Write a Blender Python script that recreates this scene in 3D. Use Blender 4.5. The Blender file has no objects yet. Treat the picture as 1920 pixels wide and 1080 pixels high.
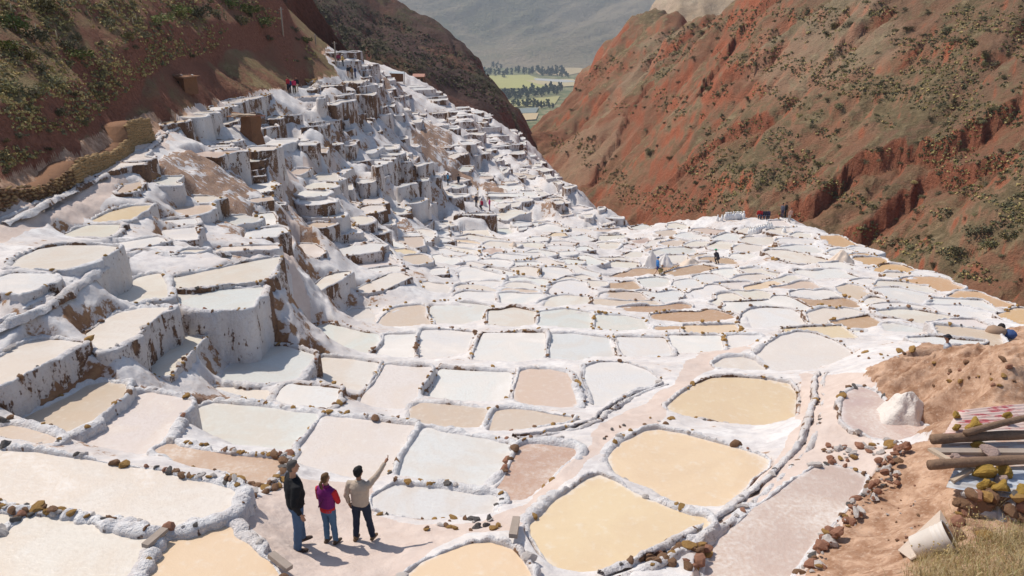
import bpy, bmesh, math, random
import numpy as np
from mathutils import Vector, Matrix, Euler

random.seed(11)
rng = np.random.default_rng(11)
scene = bpy.context.scene
COL = scene.collection
R = math.radians

# ------------------------------------------------------------------ camera, sky, sun, exposure
FPX, PITCH = 1450.0, R(18.5)
CP, SP = math.cos(PITCH), math.sin(PITCH)
cam = bpy.data.objects.new('camera', bpy.data.cameras.new('camera'))
COL.objects.link(cam)
cam.data.sensor_width = 36.0
cam.data.lens = FPX / 1920 * 36.0
cam.data.clip_start = 0.3
cam.data.clip_end = 30000
cam.location = (0, 0, 0)
cam.rotation_euler = (math.pi / 2 - PITCH, 0, 0)
scene.camera = cam

SUN_EL, SUN_AZ = R(55), R(-55)          # azimuth from +Y, negative = to the left
world = bpy.data.worlds.new('World')
scene.world = world
world.use_nodes = True
wn = world.node_tree.nodes
bg = wn['Background']
sky = wn.new('ShaderNodeTexSky')
sky.sky_type = 'NISHITA'
sky.sun_disc = False
sky.sun_elevation = SUN_EL
sky.sun_rotation = SUN_AZ
world.node_tree.links.new(sky.outputs[0], bg.inputs[0])
bg.inputs[1].default_value = 0.115
sl = bpy.data.lights.new('sun', 'SUN')
sl.energy = 4.8
sl.angle = R(0.55)
sl.color = (1.0, 0.93, 0.83)
sun = bpy.data.objects.new('sun', sl)
COL.objects.link(sun)
sdir = Vector((math.sin(SUN_AZ) * math.cos(SUN_EL), math.cos(SUN_AZ) * math.cos(SUN_EL), math.sin(SUN_EL)))
sun.rotation_euler = sdir.to_track_quat('Z', 'Y').to_euler()
vs = scene.view_settings
vs.view_transform = 'Standard'
vs.look = 'None'
vs.gamma = 1
vs.exposure = 0.04
vs.use_curve_mapping = False

# ------------------------------------------------------------------ helpers
def unz(u, v, Z):
    """photo direction + depth -> world point"""
    a = (u - 960) / FPX * Z
    b = (v - 540) / FPX * Z
    return np.stack(np.broadcast_arrays(a, Z * CP - b * SP, -(b * CP) - Z * SP), -1)

def unplane(u, v, z0):
    n = (v - 540) / FPX
    Z = -z0 / np.maximum(SP + n * CP, 0.004)
    return unz(u, v, Z), Z

def depthfac(v):
    return SP + (v - 540) / FPX * CP

def pxm(v, Z):
    """metres of a vertical post per photo pixel"""
    return Z / (FPX * (CP - (v - 540) / FPX * SP))

def hash3(ix, iy, iz, seed):
    h = (ix * 374761393 + iy * 668265263 + iz * 2147483647 + seed * 1274126177) & 0xFFFFFFFF
    h = ((h ^ (h >> 13)) * 1274126177) & 0xFFFFFFFF
    h = ((h ^ (h >> 16)) * 2246822519) & 0xFFFFFFFF
    return ((h ^ (h >> 15)) & 0xFFFFFF) / float(0xFFFFFF)

def vnoise(x, y, z=None, seed=0):
    """smooth value noise in -1..1"""
    x = np.asarray(x, float); y = np.asarray(y, float)
    z = np.zeros_like(x) if z is None else np.asarray(z, float)
    xi = np.floor(x).astype(np.int64); yi = np.floor(y).astype(np.int64); zi = np.floor(z).astype(np.int64)
    fx, fy, fz = x - xi, y - yi, z - zi
    fx = fx * fx * (3 - 2 * fx); fy = fy * fy * (3 - 2 * fy); fz = fz * fz * (3 - 2 * fz)
    def c(a, b, d): return hash3(xi + a, yi + b, zi + d, seed)
    x00 = c(0,0,0) * (1 - fx) + c(1,0,0) * fx; x10 = c(0,1,0) * (1 - fx) + c(1,1,0) * fx
    if not np.any(fz):
        return (x00 * (1 - fy) + x10 * fy) * 2 - 1
    x01 = c(0,0,1) * (1 - fx) + c(1,0,1) * fx; x11 = c(0,1,1) * (1 - fx) + c(1,1,1) * fx
    return ((x00 * (1 - fy) + x10 * fy) * (1 - fz) + (x01 * (1 - fy) + x11 * fy) * fz) * 2 - 1

def fbm(x, y, z=None, o=4, seed=0, gain=.5):
    s = 0; a = 1; t = 0
    for k in range(o):
        f = 2.03 ** k
        s = s + a * vnoise(x * f + 17 * k, y * f - 9 * k, None if z is None else z * f, seed + k); t += a; a *= gain
    return s / t

def ridged(x, y, o=4, seed=0):
    s = 0; a = 1; t = 0
    for k in range(o):
        f = 2.07 ** k
        s = s + a * (1 - np.abs(vnoise(x * f + 5 * k, y * f + 3 * k, None, seed + k)) * 2); t += a; a *= .5
    return s / t

def rbf_fit(P, val, smooth=1e-3):
    P = np.asarray(P, float); val = np.asarray(val, float)
    n = len(P)
    D = np.sqrt(((P[:, None] - P[None]) ** 2).sum(-1))
    A = np.zeros((n + 3, n + 3))
    A[:n, :n] = D - np.eye(n) * smooth
    A[:n, n] = 1; A[:n, n + 1:] = P
    A[n:, :n] = A[:n, n:].T
    b = np.zeros(n + 3); b[:n] = val
    w = np.linalg.lstsq(A, b, rcond=None)[0]
    def f(Q):
        Q = np.asarray(Q, float); sh = Q.shape[:-1]; Q = Q.reshape(-1, 2)
        out = np.empty(len(Q))
        for i in range(0, len(Q), 20000):
            q = Q[i:i + 20000]
            d = np.sqrt((q[:, 0:1] - P[None, :, 0]) ** 2 + (q[:, 1:2] - P[None, :, 1]) ** 2)
            out[i:i + 20000] = d @ w[:n] + w[n] + q @ w[n + 1:]
        return out.reshape(sh)
    return f

def inpoly(x, y, poly):
    x = np.asarray(x); y = np.asarray(y)
    r = np.zeros(x.shape, bool)
    n = len(poly)
    for i in range(n):
        x1, y1 = poly[i][:2]; x2, y2 = poly[(i + 1) % n][:2]
        if y1 == y2: continue
        c = ((y1 > y) != (y2 > y)) & (x < (x2 - x1) * (y - y1) / (y2 - y1) + x1)
        r ^= c
    return r

def segdist(x, y, poly, closed=True):
    """distance, side (>0 left of travel)"""
    d = np.full(np.shape(x), 1e9); side = np.zeros(np.shape(x)); along = np.zeros(np.shape(x)); acc = 0
    n = len(poly)
    for i in range(n if closed else n - 1):
        x1, y1 = poly[i][:2]; x2, y2 = poly[(i + 1) % n][:2]
        ex, ey = x2 - x1, y2 - y1
        L2 = ex * ex + ey * ey
        if L2 < 1e-9: continue
        t = np.clip(((x - x1) * ex + (y - y1) * ey) / L2, 0, 1)
        dd = np.hypot(x - x1 - t * ex, y - y1 - t * ey)
        m = dd < d
        d = np.where(m, dd, d)
        side = np.where(m, np.sign(ex * (y - y1) - ey * (x - x1)), side)
        along = np.where(m, acc + t * math.sqrt(L2), along)
        acc += math.sqrt(L2)
    return d, side, along

def mk_mesh(name, V, F, mats=(), smooth=True):
    me = bpy.data.meshes.new(name)
    if isinstance(F, np.ndarray):
        me.vertices.add(len(V)); me.vertices.foreach_set('co', np.asarray(V, np.float32).ravel())
        k = F.shape[1]
        me.loops.add(F.size); me.loops.foreach_set('vertex_index', F.astype(np.int32).ravel())
        me.polygons.add(len(F)); me.polygons.foreach_set('loop_start', np.arange(0, F.size, k, dtype=np.int32))
        me.polygons.foreach_set('loop_total', np.full(len(F), k, np.int32))
        me.update(calc_edges=True)
        me.validate()
    else:
        me.from_pydata([tuple(map(float, v)) for v in V], [], F)
    for m in mats: me.materials.append(m)
    if smooth and len(me.polygons):
        me.polygons.foreach_set('use_smooth', np.ones(len(me.polygons), bool))
    return me

def link(name, me, parent=None, **props):
    o = bpy.data.objects.new(name, me)
    COL.objects.link(o)
    if parent is not None: o.parent = parent
    for k, v in props.items(): o[k] = v
    return o

def empty(name, loc, rz=0, **props):
    o = bpy.data.objects.new(name, None)
    COL.objects.link(o)
    o.location = loc; o.rotation_euler = (0, 0, rz)
    o.empty_display_size = .2
    for k, v in props.items(): o[k] = v
    return o

class MB:
    """collects simple solids into one mesh"""
    def __init__(s): s.V = []; s.F = []
    def add(s, V, F):
        b = len(s.V); s.V += [tuple(v) for v in V]; s.F += [tuple(i + b for i in f) for f in F]
    def box(s, c, size, M=None, jit=0):
        x, y, z = [k / 2 for k in size]
        V = [Vector((a * x, b * y, d * z)) for d in (-1, 1) for a, b in ((-1,-1),(1,-1),(1,1),(-1,1))]
        if jit: V = [v + Vector([random.uniform(-jit, jit) for _ in range(3)]) for v in V]
        if M is not None: V = [M @ v for v in V]
        V = [v + Vector(c) for v in V]
        s.add(V, [(3,2,1,0),(4,5,6,7),(0,1,5,4),(1,2,6,5),(2,3,7,6),(3,0,4,7)])
    def tube(s, pts, rad, n=8, ry=None, caps=True):
        """pts centres, rad per point; ry optional second radius"""
        pts = [Vector(p) for p in pts]
        if not hasattr(rad, '__len__'): rad = [rad] * len(pts)
        ry = rad if ry is None else ry
        V = []; prev = None
        for i, p in enumerate(pts):
            t = (pts[min(i + 1, len(pts) - 1)] - pts[max(i - 1, 0)]).normalized()
            if prev is None:
                a = Vector((1, 0, 0)) if abs(t.x) < .8 else Vector((0, 1, 0))
            else: a = prev
            a = (a - t * a.dot(t)).normalized(); prev = a
            b = t.cross(a)
            for k in range(n):
                w = 2 * math.pi * k / n
                V.append(p + a * math.cos(w) * rad[i] + b * math.sin(w) * ry[i])
        F = []
        for i in range(len(pts) - 1):
            for k in range(n):
                k2 = (k + 1) % n
                F.append((i * n + k, i * n + k2, (i + 1) * n + k2, (i + 1) * n + k))
        if caps:
            F.append(tuple(range(n - 1, -1, -1))); F.append(tuple((len(pts) - 1) * n + k for k in range(n)))
        s.add(V, F)
    def ball(s, c, r, n=10, m=7, noise=0):
        rx, ry, rz = r if hasattr(r, '__len__') else (r, r, r)
        V = [(c[0], c[1], c[2] - rz)]
        for i in range(1, m):
            ph = math.pi * i / m - math.pi / 2
            for k in range(n):
                w = 2 * math.pi * k / n
                q = 1 + random.uniform(-noise, noise)
                V.append((c[0] + rx * math.cos(ph) * math.cos(w) * q, c[1] + ry * math.cos(ph) * math.sin(w) * q, c[2] + rz * math.sin(ph) * q))
        V.append((c[0], c[1], c[2] + rz))
        F = []
        for k in range(n): F.append((0, 1 + (k + 1) % n, 1 + k))
        for i in range(m - 2):
            for k in range(n):
                a = 1 + i * n + k; b = 1 + i * n + (k + 1) % n
                F.append((a, b, b + n, a + n))
        t = len(V) - 1; o = 1 + (m - 2) * n
        for k in range(n): F.append((o + k, o + (k + 1) % n, t))
        s.add(V, F)
    def mesh(s, name, mats, smooth=False): return mk_mesh(name, s.V, s.F, mats, smooth)
    def build(s, name, mat, parent=None, smooth=False, **p): return link(name, s.mesh(name, [mat], smooth), parent, **p)

# ------------------------------------------------------------------ materials
class NT:
    def __init__(s, name, rough=.85, spec=.25):
        s.m = bpy.data.materials.new(name); s.m.use_nodes = True
        s.t = s.m.node_tree; s.b = s.t.nodes['Principled BSDF']
        s.b.inputs['Roughness'].default_value = rough
        s.b.inputs['Specular IOR Level'].default_value = spec
    def n(s, typ, **kw):
        x = s.t.nodes.new(typ)
        for k, v in kw.items(): setattr(x, k, v)
        return x
    def l(s, a, b): s.t.links.new(a, b)
    def pos(s, scale=(1, 1, 1), obj=False):
        if obj:
            g = s.n('ShaderNodeTexCoord').outputs['Object']
        else:
            g = s.n('ShaderNodeNewGeometry').outputs['Position']
        mp = s.n('ShaderNodeMapping'); mp.inputs['Scale'].default_value = scale
        s.l(g, mp.inputs['Vector']); return mp.outputs[0]
    def noise(s, scale, vec=None, detail=4, rough=.6, dist=0):
        x = s.n('ShaderNodeTexNoise'); x.inputs['Scale'].default_value = scale
        x.inputs['Detail'].default_value = detail; x.inputs['Roughness'].default_value = rough
        x.inputs['Distortion'].default_value = dist
        if vec is not None: s.l(vec, x.inputs['Vector'])
        return x.outputs['Fac']
    def voro(s, scale, vec=None, feat='F1', out='Distance'):
        x = s.n('ShaderNodeTexVoronoi', feature=feat); x.inputs['Scale'].default_value = scale
        if vec is not None: s.l(vec, x.inputs['Vector'])
        return x.outputs[out]
    def ramp(s, fac, a, b, smooth=True):
        x = s.n('ShaderNodeMapRange', interpolation_type='SMOOTHSTEP' if smooth else 'LINEAR')
        x.inputs['From Min'].default_value = a; x.inputs['From Max'].default_value = b
        s.l(fac, x.inputs['Value']); return x.outputs[0]
    def math(s, op, a, b=0.0):
        x = s.n('ShaderNodeMath', operation=op)
        for i, q in enumerate((a, b)):
            if isinstance(q, (int, float)): x.inputs[i].default_value = q
            else: s.l(q, x.inputs[i])
        return x.outputs[0]
    def mix(s, fac, a, b, blend='MIX'):
        x = s.n('ShaderNodeMix', data_type='RGBA', blend_type=blend)
        for i, q in ((0, fac), (6, a), (7, b)):
            if isinstance(q, (int, float)): x.inputs[i].default_value = q
            elif isinstance(q, tuple): x.inputs[i].default_value = (*q, 1) if len(q) == 3 else q
            else: s.l(q, x.inputs[i])
        return x.outputs[2]
    def attr(s, name, typ='GEOMETRY', out='Fac'):
        x = s.n('ShaderNodeAttribute', attribute_type=typ); x.attribute_name = name; return x.outputs[out]
    def normz(s):
        g = s.n('ShaderNodeNewGeometry').outputs['Normal']
        x = s.n('ShaderNodeSeparateXYZ'); s.l(g, x.inputs[0]); return x.outputs[2]
    def color(s, c):
        if isinstance(c, tuple): s.b.inputs['Base Color'].default_value = (*c, 1)
        else: s.l(c, s.b.inputs['Base Color'])
    def bump(s, h, strength=.5, dist=.05):
        x = s.n('ShaderNodeBump'); x.inputs['Strength'].default_value = strength; x.inputs['Distance'].default_value = dist
        s.l(h, x.inputs['Height']); s.l(x.outputs[0], s.b.inputs['Normal'])

def plain(name, col, rough=.8, var=.25, scale=6, bump=.3, dist=.02, obj=True, spec=.25):
    """one base colour with grain and slight wear"""
    M = NT(name, rough, spec)
    p = M.pos(obj=obj)
    a = M.noise(scale, p, 5); b = M.noise(scale * 5, p, 3)
    lo = tuple(c * (1 - var) for c in col); hi = tuple(min(c * (1 + var), .9) for c in col)
    M.color(M.mix(M.math('ADD', M.math('MULTIPLY', a, .6), M.math('MULTIPLY', b, .4)), lo, hi))
    if bump: M.bump(M.math('ADD', a, M.math('MULTIPLY', b, .5)), bump, dist)
    return M.m

# salt crust on walls and rims: white with patches where brown earth shows
def salt_material():
    M = NT('salt_crust', .8, .25)
    p = M.pos(); pv = M.pos((1, 1, .35))
    n1 = M.noise(.42, pv, 5, .62, .6); n2 = M.noise(2.2, pv, 6, .68, .4); n3 = M.noise(11, p, 4, .6)
    dirt = M.attr('dirt', 'OBJECT')
    steep = M.ramp(M.normz(), .82, .25)
    k = M.math('ADD', M.math('MULTIPLY', n1, .55), M.math('MULTIPLY', n2, .45))
    th = M.math('ADD', k, M.math('MULTIPLY', dirt, .22))
    th = M.math('ADD', th, M.math('MULTIPLY', steep, .085))
    th = M.math('ADD', th, M.math('MULTIPLY', M.math('SUBTRACT', n3, .5), .14))
    spk = M.noise(5.5, M.pos((1, 1, .45)), 3, .6)
    spm = M.math('MULTIPLY', M.ramp(spk, .64, .70), M.math('ADD', M.math('MULTIPLY', steep, .8), .15))
    patch = M.math('MAXIMUM', M.ramp(th, .635, .67), spm)
    halo = M.ramp(th, .48, .65)
    white = M.mix(M.ramp(n2, .3, .7), (.64, .61, .61), (.83, .815, .805))
    white = M.mix(M.math('MULTIPLY', M.ramp(n3, .52, .8), .7), white, (.56, .48, .44))
    white = M.mix(M.math('MULTIPLY', halo, .55), white, (.56, .47, .42))
    earth = M.mix(M.ramp(n2, .35, .7), (.13, .07, .045), (.26, .145, .08))
    earth = M.mix(M.ramp(n3, .45, .7), earth, (.085, .055, .045))
    M.color(M.mix(patch, white, earth))
    n4 = M.noise(30, p, 3, .6)
    M.bump(M.math('ADD', M.math('ADD', n2, M.math('MULTIPLY', n3, .5)), M.math('MULTIPLY', n4, .3)), 1.0, .12)
    return M.m

class _C: pass
def brine_material(fixed=None):
    M = NT('brine', .42, .35)
    oi = M.n('ShaderNodeObjectInfo')
    if fixed:
        rgb = M.n('ShaderNodeRGB'); rgb.outputs[0].default_value = (*fixed, 1); oi = _C(); oi.outputs = {'Color': rgb.outputs[0]}
    p = M.pos()
    a = M.noise(.5, p, 5, .6, .8); b = M.noise(5, p, 5, .65); c = M.noise(12, p, 4, .7)
    crust = M.attr('crust', 'OBJECT')
    base = M.mix(M.ramp(a, .40, .64), oi.outputs['Color'], M.mix(.3, oi.outputs['Color'], (.60, .43, .28)))
    wetk = M.n('ShaderNodeClamp'); M.l(M.math('ADD', crust, .22), wetk.inputs[0])
    base = M.mix(M.math('MULTIPLY', M.math('MULTIPLY', M.ramp(c, .46, .72), 1.0), wetk.outputs[0]), base, M.mix(.45, base, (.42, .31, .22)))
    base = M.mix(M.ramp(b, .5, .8), base, M.mix(.35, base, (.80, .78, .74)))
    k = M.ramp(M.math('ADD', M.math('MULTIPLY', M.math('ADD', a, M.math('MULTIPLY', c, .7)), .55), M.math('MULTIPLY', crust, .3)), .56, .82)
    col = M.mix(M.math('MULTIPLY', k, .8), base, (.80, .77, .745))
    eg = M.math('MULTIPLY', M.attr('edge'), M.ramp(M.math('ADD', M.math('MULTIPLY', b, .7), M.math('MULTIPLY', M.attr('edge'), .25)), .38, .6))
    col = M.mix(M.math('MULTIPLY', eg, .6), col, (.79, .755, .73))
    M.color(col)
    rr = M.n('ShaderNodeMapRange'); rr.inputs['To Min'].default_value = .28; rr.inputs['To Max'].default_value = .8
    M.l(k, rr.inputs['Value']); M.l(rr.outputs[0], M.b.inputs['Roughness'])
    M.bump(M.math('ADD', M.math('MULTIPLY', M.math('MULTIPLY', c, 1.5), wetk.outputs[0]), M.math('MULTIPLY', b, .6)), .5, .03)
    return M.m

def ground_material():
    """terrace ground: salt, bare brown earth (soil.r), trodden pink crust (soil.g), red dirt (soil.b)"""
    M = NT('terrace_ground', .88, .15)
    p = M.pos()
    s = M.n('ShaderNodeAttribute'); s.attribute_name = 'soil'
    sp = M.n('ShaderNodeSeparateColor'); M.l(s.outputs['Color'], sp.inputs[0])
    n1 = M.noise(.35, p, 5, .62, .5); n2 = M.noise(2.4, p, 6, .65, .3); n3 = M.noise(14, p, 4, .6)
    k = M.math('ADD', M.math('MULTIPLY', n1, .5), M.math('MULTIPLY', n2, .5))
    steep = M.ramp(M.normz(), .9, .4)
    kk = M.math('ADD', M.math('ADD', k, M.math('MULTIPLY', steep, .13)), M.math('MULTIPLY', M.math('SUBTRACT', n3, .5), .12))
    patch = M.ramp(kk, .585, .64)
    salt = M.mix(M.ramp(n2, .3, .7), (.56, .52, .51), (.79, .77, .755))
    salt = M.mix(M.math('MULTIPLY', M.ramp(kk, .44, .62), .5), salt, (.52, .42, .36))
    earth = M.mix(M.ramp(n2, .3, .7), (.17, .08, .045), (.33, .19, .105))
    col = M.mix(patch, salt, earth)
    br = M.ramp(M.math('ADD', M.math('MULTIPLY', sp.outputs[0], .66), M.math('MULTIPLY', M.math('SUBTRACT', k, .5), 3.4)), .44, .6)
    col = M.mix(br, col, M.mix(M.ramp(n3, .3, .8), earth, (.42, .33, .28)))
    pink = M.mix(n2, (.50, .38, .32), (.72, .62, .56))
    pink = M.mix(M.ramp(n3, .5, .8), pink, (.62, .50, .43))
    gg = M.ramp(M.math('ADD', sp.outputs[1], M.math('MULTIPLY', M.math('SUBTRACT', n2, .5), .7)), .4, .6)
    col = M.mix(gg, col, pink)
    red = M.mix(M.ramp(n2, .32, .68), (.27, .145, .085), (.54, .355, .245))
    red = M.mix(M.ramp(M.noise(6, p, 5, .7), .52, .7), red, (.30, .17, .105))
    red = M.mix(M.ramp(n3, .5, .85), red, (.60, .45, .35))
    bb = M.ramp(M.math('ADD', sp.outputs[2], M.math('MULTIPLY', M.math('SUBTRACT', n2, .5), .6)), .4, .6)
    col = M.mix(bb, col, red)
    M.color(col)
    M.bump(M.math('ADD', n2, M.math('MULTIPLY', n3, .4)), .6, .06)
    return M.m

def hill_material(name, soils, veg, scale=1.0, steepc=(.26, .085, .045), vegamt=.5, pale=None):
    M = NT(name, .92, .1)
    p = M.pos((scale, scale, scale))
    n1 = M.noise(.035, p, 5, .6, .7); n2 = M.noise(.22, p, 6, .66, .4); n3 = M.noise(1.6, p, 5, .7); n4 = M.noise(.011, p, 4, .6, .5)
    col = M.mix(M.ramp(n1, .35, .65), soils[0], soils[1])
    col = M.mix(M.ramp(n4, .45, .62), col, soils[2])
    col = M.mix(M.math('MULTIPLY', M.ramp(n3, .42, .68), .6), col, M.mix(.5, soils[0], (.085, .045, .032)))
    vg = M.ramp(M.math('ADD', M.math('MULTIPLY', n1, .5), M.math('MULTIPLY', n2, .5)), .56 - .12 * vegamt, .64 - .1 * vegamt)
    vcol = M.mix(M.ramp(n3, .3, .7), veg[0], veg[1])
    vcol = M.mix(M.ramp(n2, .5, .7), vcol, veg[2])
    flat = M.ramp(M.normz(), .55, .8)
    col = M.mix(M.math('MULTIPLY', M.math('MULTIPLY', vg, flat), .85), col, vcol)
    st = M.ramp(M.normz(), .72, .52)
    col = M.mix(st, col, M.mix(M.ramp(n3, .3, .7), steepc, tuple(c * 1.7 for c in steepc)))
    at = M.n('ShaderNodeAttribute'); at.attribute_name = 'soil'
    sp = M.n('ShaderNodeSeparateColor'); M.l(at.outputs['Color'], sp.inputs[0])
    col = M.mix(sp.outputs[0], col, M.mix(M.ramp(n3, .3, .75), (.20, .07, .042), (.35, .15, .09)))
    col = M.mix(sp.outputs[1], col, M.mix(M.ramp(n3, .3, .75), (.40, .30, .20), (.55, .44, .31)))
    M.color(col)
    n5 = M.noise(4.5, p, 4, .7)
    M.bump(M.math('ADD', M.math('ADD', n2, M.math('MULTIPLY', n3, .5)), M.math('MULTIPLY', n5, .2)), 1.0, 1.5 / scale)
    return M.m

SALT = salt_material(); BRINE = brine_material(); GROUND = ground_material()
ROCKS = [plain('ochre_stone', (.42, .245, .085), .9, .45, 9, .8, .05), plain('brown_stone', (.27, .155, .09), .9, .4, 9, .8, .05),
         plain('grey_stone', (.17, .155, .145), .9, .4, 9, .8, .05), plain('salty_stone', (.66, .60, .56), .85, .25, 7, .8, .05),
         plain('red_stone', (.40, .20, .13), .9, .4, 9, .8, .05)]
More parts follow.
